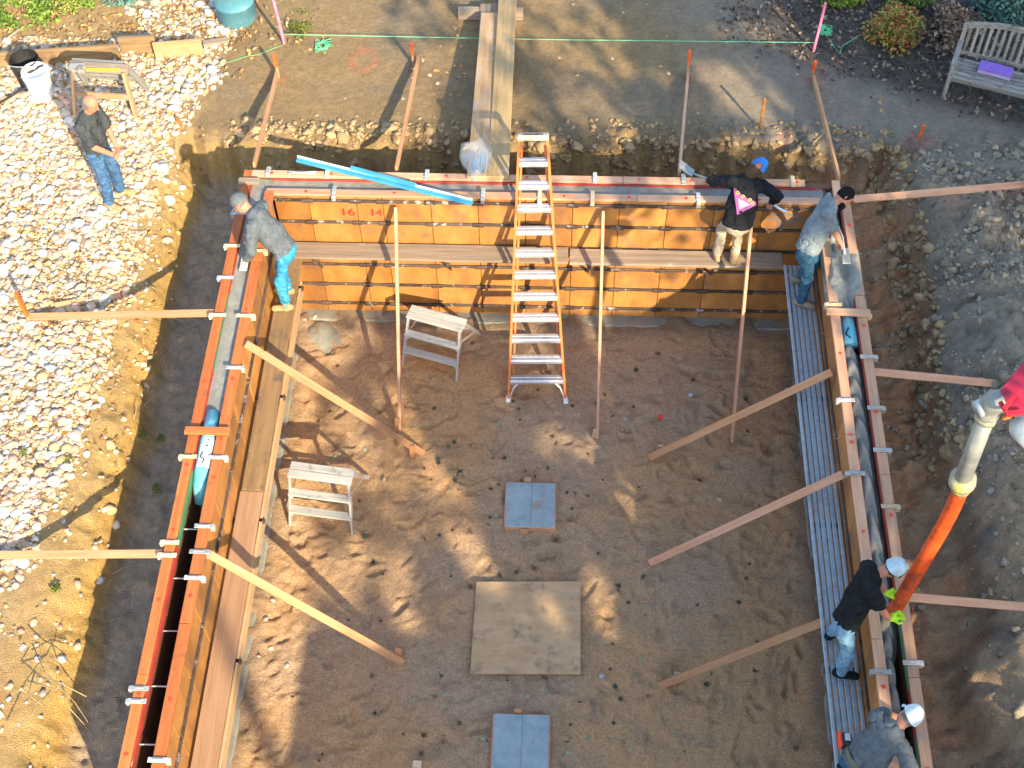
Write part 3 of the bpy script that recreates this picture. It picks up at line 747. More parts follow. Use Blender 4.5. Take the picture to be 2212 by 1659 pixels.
# back wall
fb = thing('back_formwork', (0, -.1, 0), 'long orange plywood concrete form along the back of the pit, with steel ribs', 'formwork')
yi = -.203
cuts = [c + 3.354 for c in (-3.354, -2.93, -2.33, -2.0, -1.4, -.81, -.22, .37, .95, 1.54, 2.13, 2.72, 3.354)]
bp = panel_run(fb, (-3.354, yi, 0), (3.354, yi, 0), cuts, (0, -1, 0), .085, [M['ply']], RZ)
panel_run(fb, (-XO, 0, 0), (XO, 0, 0), steps(2 * XO, 1.22), (0, 1, 0), .085, [M['ply_k']], False)
plate_run(fb, (-3.76, 0, 0), (3.76, 0, 0), [0, 2.3, 4.75, 7.0], (0, 1, 0), .098, M['plate_r'], .003, (.35, 1.1, 1.75, 2.55, 3.55, 4.95, 5.6, 6.25, 6.9), (.3, 1.05, 2.3, 2.9, 4.4, 5.5, 6.85))
board('top_plate', (3.62, -.28, HT - .019), (3.62, .1, HT - .019), .098, .038, M['plate_r'], fb)
plate_run(fb, (-3.44, yi, 0), (3.44, yi, 0), [0, 2.1, 4.6, 6.88], (0, -1, 0), .098, M['plate_r'], .003, (.5, 1.6, 2.3, 3.7, 4.5, 5.2, 6.1), (.85, 2.7, 3.4, 4.05, 5.35))
# stencilled numbers and print on the panels
def text(s, loc, size, mat, parent, rx=math.pi / 2, rz=0.0, name='stencil', sx=1.0, align='LEFT'):
    cu = bpy.data.curves.new(name, 'FONT'); cu.body = s; cu.size = size; cu.extrude = .0006; cu.align_x = align; cu.offset = .0025 if size > .1 else .001
    o0 = bpy.data.objects.new('t', cu); COL.objects.link(o0); dg = bpy.context.evaluated_depsgraph_get()
    me = bpy.data.meshes.new_from_object(o0.evaluated_get(dg)); bpy.data.objects.remove(o0)
    me.materials.clear(); me.materials.append(mat)
    Mx = Matrix.Translation(loc) @ Matrix.Rotation(rz, 4, 'Z') @ Matrix.Rotation(rx, 4, 'X') @ Matrix.Diagonal((sx, 1, 1, 1))
    return obj(name, me, parent, Mx)
red_ink = paint('red_stencil_ink', (.45, .035, .02)); blue_ink = paint('faded_blue_ink', (.10, .19, .26)); red_faint = paint('faded_red_ink', (.40, .06, .025))
yf = yi - .085 - .003
text('1', (-2.56, yf, 1.98), .17, red_ink, bp[1], sx=1.3); text('6', (-2.46, yf, 1.98), .17, red_ink, bp[1], sx=1.2)
text('1', (-2.19, yf, 1.98), .17, red_ink, bp[2], sx=1.2); text('4', (-2.10, yf, 1.98), .17, red_faint, bp[2], sx=1.0)
for s, z, sz in (('SE JAMIN', 2.10, .10), ('CONCRETE FORM CO', 2.03, .052), ('TOLL FREE', 1.965, .052), ('1-800 5 8-14', 1.905, .052)):
    text(s, (3.02, yf, z), sz, blue_ink, bp[11], align='CENTER')

# left wall
fl = thing('left_formwork', (-3.55, -4, 0), 'orange topped concrete form along the sunny left side of the pit', 'formwork')
panel_run(fl, (-XI, -.303, 0), (-XI, -8.4, 0), steps(8.1), (1, 0, 0), .085, [M['ply']], (1.86,))
panel_run(fl, (-XO, .1, 0), (-XO, -8.4, 0), steps(8.5, 1.22), (-1, 0, 0), .085, [M['ply_k']], False)
plate_run(fl, (-XO, .1, 0), (-XO, -8.4, 0), [0, 1.9, 4.3, 6.8, 8.4], (-1, 0, 0), .105, M['plate_l'], .0, (1.3, 3.3, 4.4, 5.2, 6.0, 7.0, 7.6), (.75, 1.28, 1.78, 2.35, 4.3, 5.35, 5.5, 6.95, 7.08))
plate_run(fl, (-XI, -.25, 0), (-XI, -8.4, 0), [0, 1.15, 3.4, 5.9, 8.15], (1, 0, 0), .118, M['plate_l'], .0, (.6, 1.9, 2.9, 3.7, 4.2, 5.6, 6.7, 7.4), (1.0, 2.0, 2.75, 3.95, 4.8, 5.1, 5.4, 7.3))
for i, (y0, y1, mt) in enumerate(((-.35, -1.55, 'ply_g'), (-1.55, -4.4, 'ply_d'), (-4.4, -5.3, 'ply_g'), (-5.3, -8.3, 'ply_d'))):   # painted edge strip below the inner plate
    board('edge_strip', (-XI - .006, y0, HT - .062), (-XI - .006, y1, HT - .062), .012, .045, M[mt], fl, b=.002)
for y0, y1, mt in ((-.0, -1.9, 'ply_d'), (-1.9, -3.0, 'ply_g'), (-3.0, -4.35, 'ply_d'), (-4.35, -5.25, 'ply_g'), (-5.25, -8.3, 'ply_d')):
    board('edge_strip', (-XO + .006, y0, HT - .092), (-XO + .006, y1, HT - .092), .012, .105, M[mt], fl, b=.002)
for x0, x1, mt in ((-3.4, -1.2, 'ply_d'), (-1.2, .2, 'ply_d'), (.2, 3.4, 'ply_d')):
    board('edge_strip', (x0, -.006, HT - .066), (x1, -.006, HT - .066), .012, .05, M[mt], fb, b=.002)
for y in (-4.98, -5.56, -6.15, -6.74, -7.33):          # form ties across the empty slot
    MB().tube([(-XO, y, 2.17), (-XI, y, 2.17)], .008, 6).build('form_tie', M['strap'], fl)
# right wall
fr = thing('right_formwork', (3.55, -4, 0), 'pale topped concrete form along the shaded right side of the pit, being filled', 'formwork')
panel_run(fr, (XI, -.303, 0), (XI, -8.4, 0), steps(8.1), (-1, 0, 0), .085, [M['ply']], (1.86,))
panel_run(fr, (XO, .1, 0), (XO, -8.4, 0), steps(8.5, 1.22), (1, 0, 0), .085, [M['ply_k']], False)
plate_run(fr, (XO, -.30, 0), (XO, -8.4, 0), [0, 1.45, 3.9, 6.2, 8.1], (1, 0, 0), .105, M['plate_r'], .0, (.35, 1.9, 3.1, 4.4, 7.1), (1.75, 2.35, 3.05, 3.6, 4.3, 5.0, 6.05, 7.4))
plate_run(fr, (XI, -.303, 0), (XI, -8.4, 0), [0, .9, 3.4, 5.8, 8.1], (-1, 0, 0), .105, M['plate_r'], .0, (2.3, 3.4, 3.5, 4.6, 5.4, 6.3), (1.6, 2.95, 3.9, 6.15))
for y0, y1, mt, sx in ((-1.2, -5.9, 'ply_d', XI + .006), (-5.9, -6.5, 'ply_g', XI + .006), (-6.5, -8.3, 'ply_d', XI + .006), (-.3, -5.7, 'ply_d', XO - .006), (-5.7, -6.6, 'ply_g', XO - .006), (-6.6, -7.1, 'ply_d', XO - .006), (-7.1, -8.3, 'ply_g', XO - .006)):
    board('edge_strip', (sx, y0, HT - .062), (sx, y1, HT - .062), .012, .045, M[mt], fr, b=.002)
for root_, sx, z in ((fl, -1, 1.43), (fr, 1, 1.66)):  # steel brackets that carry the walkways
    for y in (-1.0, -2.7, -4.4, -6.1, -7.8):
        m_ = MB(); m_.box((sx * 3.19, y, z - .055), (.36, .05, .05), .004); m_.bar((sx * 3.03, y, z - .08), (sx * 3.36, y, z - .50), .04, .02, (0, 1, 0)); m_.build('walkway_bracket', M['rib'], root_)
for x in (-2.9, -1.2, .6, 2.2):
    m_ = MB(); m_.box((x, -.46, 1.442), (.05, .34, .045), .004); m_.bar((x, -.60, 1.42), (x, -.31, 1.0), .04, .02, (1, 0, 0)); m_.build('walkway_bracket', M['rib'], fb)

# ---------------------------------------------------------------- concrete in the forms
def strip(name, xs, ys, hf, label, mat=None):
    X, Y = np.meshgrid(xs, ys); Zc = hf(X, Y)
    I = np.arange(X.size).reshape(X.shape)
    F = np.stack([I[:-1, :-1].ravel(), I[:-1, 1:].ravel(), I[1:, 1:].ravel(), I[1:, :-1].ravel()], 1)
    me = mesh_np(name, np.stack([X.ravel(), Y.ravel(), Zc.ravel()], 1), F, mat or M['conc'], True)
    return tag(obj(name, me), label, 'concrete', kind='stuff')
strip('wet_concrete', np.arange(-XI - .01, XI + .02, .02), np.arange(-.207, .004, .0105), lambda x, y: 2.29 + .012 * fbm(x * 3, y * 6, 601, 3) + .004 * fbm(x * 20, y * 20, 602, 2), 'smooth wet concrete filling the slot of the back form')
strip('wet_concrete', np.arange(-XO, -XI + .005, .0101), np.arange(-8.4, .005, .02), lambda x, y: np.where(y > -3.7, 2.295, np.interp(y, [-5.2, -4.5, -3.7], [.55, 1.7, 2.29])) + .010 * fbm(x * 9, y * 5, 603, 3), 'wet concrete in the left form, ending at the teal pipe')
def rc(x, y):
    lump = 1 - np.abs(np.sin(y * 9 + 1.6 * np.sin(y * 2.1) + 260 * (x - 3.53) ** 2)) ** 1.0
    h = 2.245 + .085 * (1 - lump) * np.exp(-((x - 3.53) / .075) ** 2) + .035 * fbm(x * 8, y * 4, 605, 3) - .07 * sstep(3.59, 3.65, x)
    h = h + .05 * np.exp(-((y + 1.3) / .55) ** 2)
    h = np.where(y < -5.4, h - .06 * sstep(-5.4, -6.2, y) - .9 * sstep(-6.0, -6.6, y) * sstep(3.57, 3.61, x), h)
    h = h - .35 * np.exp(-((y + 2.25) / .12) ** 2)
    return h
strip('wet_concrete', np.arange(XI - .004, XO + .005, .0101), np.arange(-8.4, .005, .02), rc, 'lumpy freshly poured concrete in the right form')
# concrete slopped over the plates near the crouching workers
cx_, cy_ = np.arange(3.33, 3.80, .012), np.arange(-2.0, -.95, .016)
def slop(x, y):
    w = np.exp(-((y + 1.42) / .40) ** 4) * sstep(3.335, 3.42, x + .06 * fbm(x * 7, y * 7, 611, 3)) * sstep(3.80, 3.73, x + .05 * fbm(x * 6, y * 6, 613, 3))
    return 2.27 + w * (.115 + .05 * fbm(x * 7, y * 7, 615, 4)) - .05 * np.exp(-((x - 3.58) / .05) ** 2)
strip('concrete_spill', cx_, cy_, slop, 'heap of wet concrete slopped over the right form beside the bearded worker')

# pipe sleeves laid in the slots, each pinned by a cross cleat
pl_ = thing('pipe_sleeve', (-3.56, -4.0, 2.2), 'teal plastic pipe sleeve lying in the left form under a wooden cleat', 'pipe')
pts = [(-3.556, -3.58, 2.29), (-3.556, -3.95, 2.29), (-3.556, -4.35, 2.27), (-3.556, -4.48, 2.2), (-3.556, -4.58, 2.06)]
MB().tube(pts, [.078, .086, .088, .086, .08], 20).build('pipe_body', M['teal'], pl_, smooth=True)
MB().tube([(-3.549, -3.95, 2.293), (-3.549, -4.32, 2.281)], [.085, .0875], 20, False).build('pipe_wrap', M['teal_w'], pl_, smooth=True)
for a, b in (((-3.535, -3.99, 2.382), (-3.51, -3.99, 2.374)), ((-3.54, -4.06, 2.381), (-3.515, -4.06, 2.374)), ((-3.56, -4.14, 2.376), (-3.58, -4.2, 2.366)), ((-3.58, -4.2, 2.366), (-3.53, -4.23, 2.37)), ((-3.53, -4.23, 2.370), (-3.55, -4.28, 2.369))):
    MB().tube([a, b], .007, 5).build('marker_stroke', M['black'], pl_)
pr_ = thing('pipe_sleeve', (3.556, -2.25, 2.2), 'short teal pipe sleeve in the right form below a wooden cleat', 'pipe')
MB().tube([(3.556, -1.98, 2.25), (3.556, -2.42, 2.25)], [.088, .088], 20).build('pipe_body', M['teal'], pr_, smooth=True)
for a, b in (((3.50, -2.30, 2.326), (3.54, -2.22, 2.342)), ((3.50, -2.30, 2.326), (3.55, -2.37, 2.342))):
    MB().tube([a, b], .008, 5).build('marker_stroke', M['black'], pr_)
tag(board('cross_cleat', (-3.80, -3.88, HT + .03), (-3.31, -3.88, HT + .03), .089, .04, M['plate_l']), 'short orange wooden cleat nailed across the left form over the teal pipe', 'cleat')
tag(board('cross_cleat', (3.30, -2.02, HT + .022), (3.80, -2.03, HT + .022), .089, .04, M['plate_r']), 'short pale wooden cleat laid across the right form over the teal pipe', 'cleat')
tag(board('cross_cleat', (-3.80, -.12, HT + .022), (-3.54, -.12, HT + .022), .09, .04, M['plank']), 'short grey wooden cleat on the back left corner of the form by the grey cap', 'cleat')

# ---------------------------------------------------------------- walkway planks
tag(board('walkway_plank', (-3.28, -.455, 1.481), (.33, -.455, 1.481), .26, .04, M['plank']), 'grey weathered plank on the back form, left of the step ladder and behind it', 'plank', 'walkway planks')
tag(board('walkway_plank', (.35, -.470, 1.478), (3.05, -.470, 1.478), .25, .04, M['plank']), 'grey weathered plank on the back form that the hooded worker stands on', 'plank', 'walkway planks')
tag(board('walkway_plank', (-3.195, -.55, 1.44), (-3.195, -4.05, 1.44), .25, .04, M['plank_b']), 'brown plank along the left form that the bending worker stands on', 'plank', 'walkway planks')
tag(board('walkway_plank', (-3.20, -4.06, 1.436), (-3.20, -8.3, 1.436), .26, .04, M['plank_p']), 'pinkish tan plank along the left form at the bottom of the picture', 'plank', 'walkway planks')
tag(board('edge_board', (-3.055, -.9, 1.30), (-3.055, -8.2, 1.30), .03, .20, M['plank_t'], up=(0, 0, 1)), 'thin splintered board on edge under the left walkway planks', 'board')
al = thing('aluminium_walkway', (3.2, -4.4, 1.69), 'long blue grey slatted aluminium scaffold plank along the right form', 'scaffold plank')
for i, (xa, w) in enumerate(((3.031, .038), (3.091, .047), (3.151, .049), (3.211, .049), (3.271, .047), (3.330, .038))):
    board('slat', (xa, -.72, 1.676 + (.008 if i in (0, 5) else 0)), (xa, -8.3, 1.676 + (.008 if i in (0, 5) else 0)), w, .028, M['alu'], al, b=.006)
for i in range(19):
    y = -.85 - i * .41
    MB().tube([(3.04, y, 1.652), (3.325, y, 1.652)], .012, 6).build('rung', M['alu'], al)

# ---------------------------------------------------------------- braces and stakes
def brace(p0, p1, mat, label, w=.089, t=.038, up=(0, 0, 1), group='timber braces'):
    return tag(board('timber_brace', p0, p1, w, t, M[mat], up=up), label, 'brace', group)
def stake(p, h, lean, label, mat='pine', pmat='opaint', frac=.55, w=.05, group='survey stakes'):
    p = Vector(p); d = Vector((lean[0], lean[1], 1)).normalized()
    r = thing('stake', p, label, 'stake', group)
    b0 = p - d * .12; m = p + d * h * (1 - frac); e = p + d * h
    if frac < .99: board('shaft', b0, m, w, .03, M[mat], r, up=(1, 0, 0))
    board('painted_top', m if frac < .99 else b0, e, w + .003, .033, M[pmat], r, up=(1, 0, 0))
    return r
def F0(px, py, dz=.03):
    p = at(px, py, 0.0); p.z = floor_h(p.x, p.y) + dz; return p
def G0(px, py, dz=.0):
    p = at(px, py, ZG); p.z = gh(p.x, p.y) + dz; return p
def onY(px, py, y):
    d = FW + RT * ((px - 1106) / FPX) - UP * ((py - 829.5) / FPX); return CPOS + d * ((y - CPOS.y) / d.y)
def onX(px, py, x):
    d = FW + RT * ((px - 1106) / FPX) - UP * ((py - 829.5) / FPX); return CPOS + d * ((x - CPOS.x) / d.x)
# inside braces
brace(onY(855, 447, -.37), F0(865, 935), 'pine_r', 'pinkish brace leaning on the back form behind the left step stool', up=(1, 0, 0))
brace(onY(1303, 455, -.37), F0(1290, 950), 'pine_r', 'pinkish brace leaning on the back form right of the step ladder', up=(1, 0, 0))
brace(onY(1622, 490, -.64), F0(1580, 955), 'pine_r', 'pinkish brace leaning on the back form beside the hooded worker', up=(1, 0, 0))
brace(onX(530, 742, -3.32), F0(916, 984), 'pine', 'sunlit brace from the left form down to the sand near the upper step stool', up=(0, -.5, 1))
brace(onX(448, 1195, -3.32), F0(872, 1434), 'pine', 'sunlit brace from the left form below the lower step stool', up=(0, -.5, 1))
brace(onX(1798, 803, 3.33), F0(1403, 990), 'pine', 'uppermost of the three braces rising to the shaded right form', up=(0, -.6, 1))
brace(onX(1822, 1024, 3.33), F0(1403, 1220), 'pine_r', 'middle of the three braces rising to the shaded right form', up=(0, -.6, 1))
brace(onX(1842, 1318, 3.33), F0(1424, 1484), 'pine', 'lowest of the three braces, passing behind the hose worker', up=(0, -.6, 1))
for px, py, lb, m_ in ((858, 928, 'stub stake holding the foot of the brace behind the left step stool', 'pine'), (1283, 945, 'pale stub stake at the foot of the brace right of the step ladder', 'strap_w'), (890, 990, 'short orange wood stake pinning the foot of the upper sunlit brace', 'pine'), (860, 1425, 'short wood stake pinning the foot of the lower sunlit brace', 'pine'), (1458, 1468, 'pale stub stake at the foot of the lowest right brace', 'strap_w'), (1423, 978, 'tiny pale stake at the foot of the uppermost right brace', 'strap_w')):
    p = F0(px, py, 0); h = .26 if m_ == 'pine' else .16
    tag(board('peg', p - Vector((0, 0, .1)), p + Vector((.02, .01, h)), .07, .036, M[m_], up=(0, 1, 0)), lb, 'peg', 'pegs at the brace feet')
# outside braces
def HTp(px, py): return at(px, py, HT - .06)
brace(HTp(549, 358), G0(600, 160, .05), 'pine', 'brace from the back left corner of the form to an orange stake', up=(1, 0, 0))
brace(HTp(856, 366), G0(905, 135, .09), 'pine', 'brace from the back form to the stake left of the two long planks', up=(1, 0, 0))
brace(HTp(1467, 376), G0(1486, 160, .05), 'pine_r', 'brace from the back form to the stake right of the two long planks', up=(1, 0, 0))
brace(HTp(1812, 386), G0(1756, 172, .05), 'pine', 'brace from the back right corner of the form to an orange stake', up=(1, 0, 0))
brace(HTp(1842, 431), G0(2206, 452, .05), 'pine_r', 'long pale brace from the right form to the orange stake at the picture edge', up=(0, -.5, 1))
brace(HTp(1884, 803), at(2186, 832, ZG + .25), 'pine_r', 'pale brace from the right form to the spoil below the pump boom', up=(0, -.5, 1))
brace(HTp(1962, 1290), at(2245, 1314, ZG + .25), 'pine_r', 'pale brace from the right form behind the orange hose', up=(0, -.5, 1))
brace(HTp(464, 676), G0(66, 690, .05), 'pine', 'sunlit brace from the left form to an orange stake in the pebbles', up=(0, -.5, 1))
brace(HTp(352, 1196), G0(-30, 1204, .05), 'pine', 'sunlit brace from the left form to the pebbles near the bottom left', up=(0, -.5, 1))
stake(G0(602, 165), .40, (-.02, .0), 'orange topped stake at the end of the back left corner brace', w=.06)
stake(G0(893, 141), .40, (0, 0), 'orange topped stake with a bare shaft left of the two long planks')
stake(G0(1484, 163), .45, (.0, .0), 'orange topped stake right of the two long planks')
stake(G0(1752, 168), .30, (.05, .0), 'orange topped stake at the end of the back right corner brace', w=.06)
stake(G0(2203, 462), .25, (.1, .1), 'broad orange painted stake at the right picture edge', frac=.99, w=.20)
stake(G0(66, 695), .48, (-.1, .1), 'orange stake in the pebbles at the end of the left brace', frac=.8)
stake(G0(1641, 279), .50, (.0, .05), 'rusty orange iron stake beside the back bank', mat='rust', pmat='rust', frac=.5, w=.03)
stake(G0(1982, 306), .22, (.1, 0), 'small orange stake above the right bank corner', frac=.99, w=.03)
stake(G0(393, 275), .16, (-.3, .3), 'tiny orange stub stake among the pebbles', frac=.99, w=.04)
stake(G0(615, 97), 1.0, (-.05, 0), 'pink survey stake near the blue drum', pmat='pink', frac=.97, w=.035)
stake(G0(1757, 112), .85, (.03, 0), 'pink survey stake by the green string tangle', pmat='pink', frac=.97, w=.035)
a = G0(618, 92); b = G0(1758, 104); a.z += .14; b.z += .10
m_ = (a + b) / 2; m_.z -= .02
tag(MB().tube([a, m_, b], .0045, 6).build('string_line', M['gstr']), 'taut green string between the two pink stakes', 'string')
def tangle(px, py, n, r, label, flat=.25):
    c = G0(px, py, .03); pts = []; rr_ = random.Random(px)
    for k in range(n):
        an = k * 1.9 + rr_.random(); q = r * rr_.uniform(.3, 1)
        pts.append(c + Vector((q * math.cos(an), q * math.sin(an) * 1.2, r * flat * rr_.random())))
    tag(MB().tube(pts, .006, 5).build('string_tangle', M['gstr'], smooth=True), label, 'string')
tangle(698, 103, 34, .17, 'loose pale green string tangle on the soil left of the planks', .1)
tangle(1782, 70, 46, .14, 'bright green string tangle beside the right pink stake')
p = [G0(*q, .015) for q in ((1790, 85), (1800, 100), (1812, 118), (1820, 100), (1845, 85), (1862, 75), (1868, 88))]
tag(MB().tube(p, .005, 5).build('string_tail', M['gstr'], smooth=True), 'loose green string tail running toward the red shrub', 'string')
p = [G0(*q, .02) for q in ((612, 100), (585, 110), (560, 120), (530, 125), (490, 138))]
tag(MB().tube(p, .0035, 5).build('string_tail', M['gstr'], smooth=True), 'thin green string tail left of the left pink stake', 'string')

# ---------------------------------------------------------------- ladders
def step_ladder():
    r = thing('step_ladder', (-.03, -1.68, 0), 'tall orange fibreglass step ladder leaning folded against the back form', 'ladder')
    foot = Vector((-.03, -1.70, .02)); top = Vector((-.13, .045, 3.06)); ax = (top - foot); L = ax.length; ax.normalize()
    sd = Vector((1, 0, 0)); sd = (sd - ax * sd.dot(ax)).normalized(); nr = sd.cross(ax).normalized()
    if nr.y > 0: nr = -nr
    hw = lambda s: .375 + (.165 - .375) * s / L
    P = lambda s, x, n=0: foot + ax * s + sd * x + nr * n
    for sg in (-1, 1):
        board('rail', P(0.05, sg * .372), P(L - .03, sg * .170), .032, .085, M['fib'], r, up=nr)
        board('rear_rail', P(.25, sg * .31, -.09), P(L - .12, sg * .14, -.07), .026, .04, M['fib'], r, up=nr)
        MB().box((0, 0, 0), (.05, .075, .13), .012, axis(P(-.02, sg * .378), P(.06, sg * .372), nr)[0] @ Matrix.Rotation(math.pi / 2, 4, 'Y')).build('foot_shoe', M['alu_b'], r)
        MB().tube([P(.30, sg * .20, .02), P(.20, sg * .30, .02), P(.06, sg * .355, .02)], .014, 6).build('foot_brace', M['alu_b'], r)
    for k in range(11):
        s = .32 + k * .289; w = hw(s) - .008
        hor = Vector((0, -1, .0))
        for j, o in enumerate((-.028, .028)):
            c0 = P(s, -w, .0) + hor * o; c1 = P(s, w, .0) + hor * o
            c0.z += .004 * j; c1.z += .004 * j
            board('tread', c0, c1, .048, .022, M['alu_b'], r, up=(0, 0, 1), b=.006)
        board('tread_lip', P(s, -w, .0) + Vector((0, -.056, -.022)), P(s, w, .0) + Vector((0, -.056, -.022)), .012, .05, M['alu_b'], r)
    board('top_cap', P(L, -.19), P(L, .19), .15, .07, M['cream'], r, up=ax, b=.015)
    board('cap_label', P(L + .037, -.12, .02), P(L + .037, .12, .02), .05, .004, M['black'], r, up=ax, b=.001)
step_ladder()

def step_stool(fl_, fr_, tl, label):
    fl_ = Vector(fl_); fr_ = Vector(fr_); w = (fr_ - fl_).length; xd = (fr_ - fl_).normalized(); bd = Vector((-xd.y, xd.x, 0)); H = tl
    r = thing('step_stool', (fl_ + fr_) / 2, label, 'step stool', 'step stools in the pit')
    P = lambda x, y, z: fl_ + xd * x + bd * y + Vector((0, 0, z))
    ty = .30
    for x in (.02, w - .02):
        s = .03 if x < .1 else -.03
        board('leg', P(x, 0, 0), P(x + s, ty - .03, H - .02), .028, .06, M['alu_b'], r, up=bd)
        board('leg', P(x - s * .8, ty * 2 + .22, 0), P(x + s, ty + .12, H - .02), .024, .05, M['alu_b'], r, up=bd)
        MB().tube([P(x, .06, .12), P(x + s * 4, .13, .25)], .012, 6).build('gusset', M['alu_b'], r)
        MB().tube([P(x + s * .4, .15, .37), P(x + s * 4, .22, .5)], .012, 6).build('gusset', M['alu_b'], r)
        MB().tube([P(x - s * .3, ty + .35, .25), P(x + s, ty, .45)], .010, 6).build('spreader', M['alu_b'], r)
    board('top_board', P(.02, ty + .005, H), P(w - .02, ty + .005, H), .105, .032, M['stepw'], r)
    board('top_board', P(.02, ty + .12, H - .004), P(w - .02, ty + .12, H - .004), .105, .032, M['stepw'], r)
    for k, z in enumerate((.25, .49)):
        board('step', P(.025, ty * z / H - .02, z), P(w - .025, ty * z / H - .02, z), .105, .03, M['stepw'], r)
    board('back_rail', P(.03, ty * 2 + .10, .22), P(w - .03, ty * 2 + .10, .22), .03, .05, M['stepw'], r)
step_stool((-1.86, -1.16, .02), (-1.08, -1.40, .02), .72, 'grey wooden step stool near the back form, slightly turned')
step_stool((-3.04, -3.66, .02), (-2.22, -3.76, .02), .72, 'sunlit grey step stool near the left form')

# ---------------------------------------------------------------- pads and sheet on the pit floor
def pad(x0, x1, y0, y1, label):
    r = thing('footing_pad', ((x0 + x1) / 2, (y0 + y1) / 2, 0), label, 'footing pad', 'footing pads')
    t = .05
    for a, b in (((x0, y0), (x1, y0)), ((x0, y1), (x1, y1)), ((x0, y0), (x0, y1)), ((x1, y0), (x1, y1))):
        board('frame_board', (*a, .03), (*b, .03), .035, .10, M['pine_r'], r)
    xm = (x0 + x1) / 2 + .01
    MB().box(((x0 + xm) / 2, (y0 + y1) / 2, .062), (xm - x0 + .015, y1 - y0 + .03, .05), .018).build('pad_sheet', M['pad'], r)
    MB().box(((xm + x1) / 2 + .004, (y0 + y1) / 2, .061), (x1 - xm + .015, y1 - y0 + .03, .05), .018).build('pad_sheet', M['pad'], r)
    board('peg', (xm - .05, y1 + .04, .0), (xm - .05, y1 + .04, .13), .09, .035, M['pine'], r, up=(0, 1, 0))
    board('peg', (xm - .08, y0 - .05, .0), (xm - .08, y0 - .05, .09), .09, .035, M['pine'], r, up=(0, 1, 0))
pad(-.37, .23, -3.63, -3.01, 'square blue grey footing pad in a wood frame in the middle of the pit')
pad(-.39, .22, -6.72, -6.06, 'square blue grey footing pad cut by the bottom edge of the picture')
pr0 = F0(892, 1655, .04); tag(board('wood_offcut', pr0, pr0 + Vector((.1, 0, 0)), .08, .05, M['strap_w']), 'small pale wood offcut left of the lower blue pad', 'offcut')
ms = MB(); ms.add([(-.69, -5.57, .045), (.57, -5.54, .05), (.56, -4.36, .055), (-.68, -4.40, .05), (-.69, -5.57, .067), (.57, -5.54, .07), (.56, -4.36, .075), (-.68, -4.40, .07)], [(3, 2, 1, 0), (4, 5, 6, 7), (0, 1, 5, 4), (1, 2, 6, 5), (2, 3, 7, 6), (3, 0, 4, 7)])
tag(ms.build('plywood_sheet', M['plysheet']), 'square sandy plywood sheet lying on the pit floor', 'plywood')
p = F0(1427, 900, .02)
tag(MB().lathe([(0, .03), (.03, .03), (.034, .02), (.034, -.01)], 12, Matrix.Translation(p)).build('red_cap', M['rdot']), 'small red plastic cap lying on the sand', 'cup')  # a small plastic cap, closed side up
rk = random.Random(9)
for px, py in ((1492, 852), (1590, 944), (1350, 905), (1700, 845), (585, 1400), (590, 1300), (560, 1420), (620, 1440), (575, 1340), (1555, 1080), (1300, 1460), (830, 1035), (660, 700), (680, 690)):
    p = F0(px, py, .0); s = rk.uniform(.025, .045)
    me = STM[(3, 5, 6)[rk.randrange(3)]]
    obj('stone', me, floor, Matrix.Translation(p) @ Matrix.Rotation(rk.random() * 6, 4, 'Z') @ Matrix.Scale(s, 4))
# ragged concrete spill on the footing in the back left corner
X_, Y_ = np.arange(-3.35, -2.55, .02), np.arange(-1.15, -.30, .02)
strip('hardened_spill', X_, Y_, lambda x, y: -.06 + .16 * np.exp(-(((x + 3.0) / .28) ** 2 + ((y + .62) / .26) ** 2) * (1 + .5 * fbm(x * 4, y * 4, 700, 3))) + .02 * fbm(x * 12, y * 12, 701, 3), 'hardened grey concrete spill in the back left corner of the pit', M['conc_old'])

# ---------------------------------------------------------------- things lying on the forms
st = thing('straightedge', (-2.0, -.1, HT), 'long blue painted straightedge lying across the back form', 'straightedge')
a, b = at(642, 344, HT + .06), at(1020, 438, HT + .03)
board('beam', a, b, .085, .03, M['blue_t'], st); board('rib', a + Vector((.0, .03, .02)), b + Vector((0, .03, .02)), .02, .035, M['teal_w'], st)
s2 = thing('straightedge', (-2.0, 0, HT + .08), 'shorter bright blue bar lying on top of the blue straightedge', 'straightedge')
board('beam', at(757, 362, HT + .10), at(898, 400, HT + .08), .05, .035, M['blue_t'], s2)
sc_ = M['strap']; nb = thing('form_pin_bundle', at(652, 373, HT), 'small bundle of steel form pins on the back left form plate', 'steel pins')
for k in range(6):
    c = at(652, 373, HT + .012 + .004 * k); d = Vector((.17, (k - 2.5) * .012, 0)); MB().tube([c - d + Vector((0, (k % 3) * .014 - .014, 0)), c + d], .006, 6).build('pin', M['alu_b'], nb)

# two long planks bridging the bank and the back form
a0, a1 = at(1032, 384, HT + .03), at(1060, 30, 2.02)
tag(board('long_plank', a0, a1, .27, .045, M['plank_t']), 'pinkish long plank bridging from the back form to the soil', 'plank', 'bridging planks')
tag(board('long_plank', at(1076, 384, HT + .035), at(1098, -25, 2.03), .26, .045, M['plank_y']), 'yellowish long plank beside the pinkish one, leading out of the picture', 'plank', 'bridging planks')
tag(board('short_plank', at(1058, 10, 1.95), at(1056, 64, 1.96), .27, .04, M['plank']), 'grey plank end under the far end of the pinkish plank', 'plank')
for px in (1055, 1100):
    p = at(px, 20, 1.80); p.z = gh(p.x, p.y)
tag(board('plank_block', at(990, 28, 1.87), at(1130, 30, 1.87), .10, .16, M['plank']), 'grey timber block under the far ends of the two long planks', 'block')
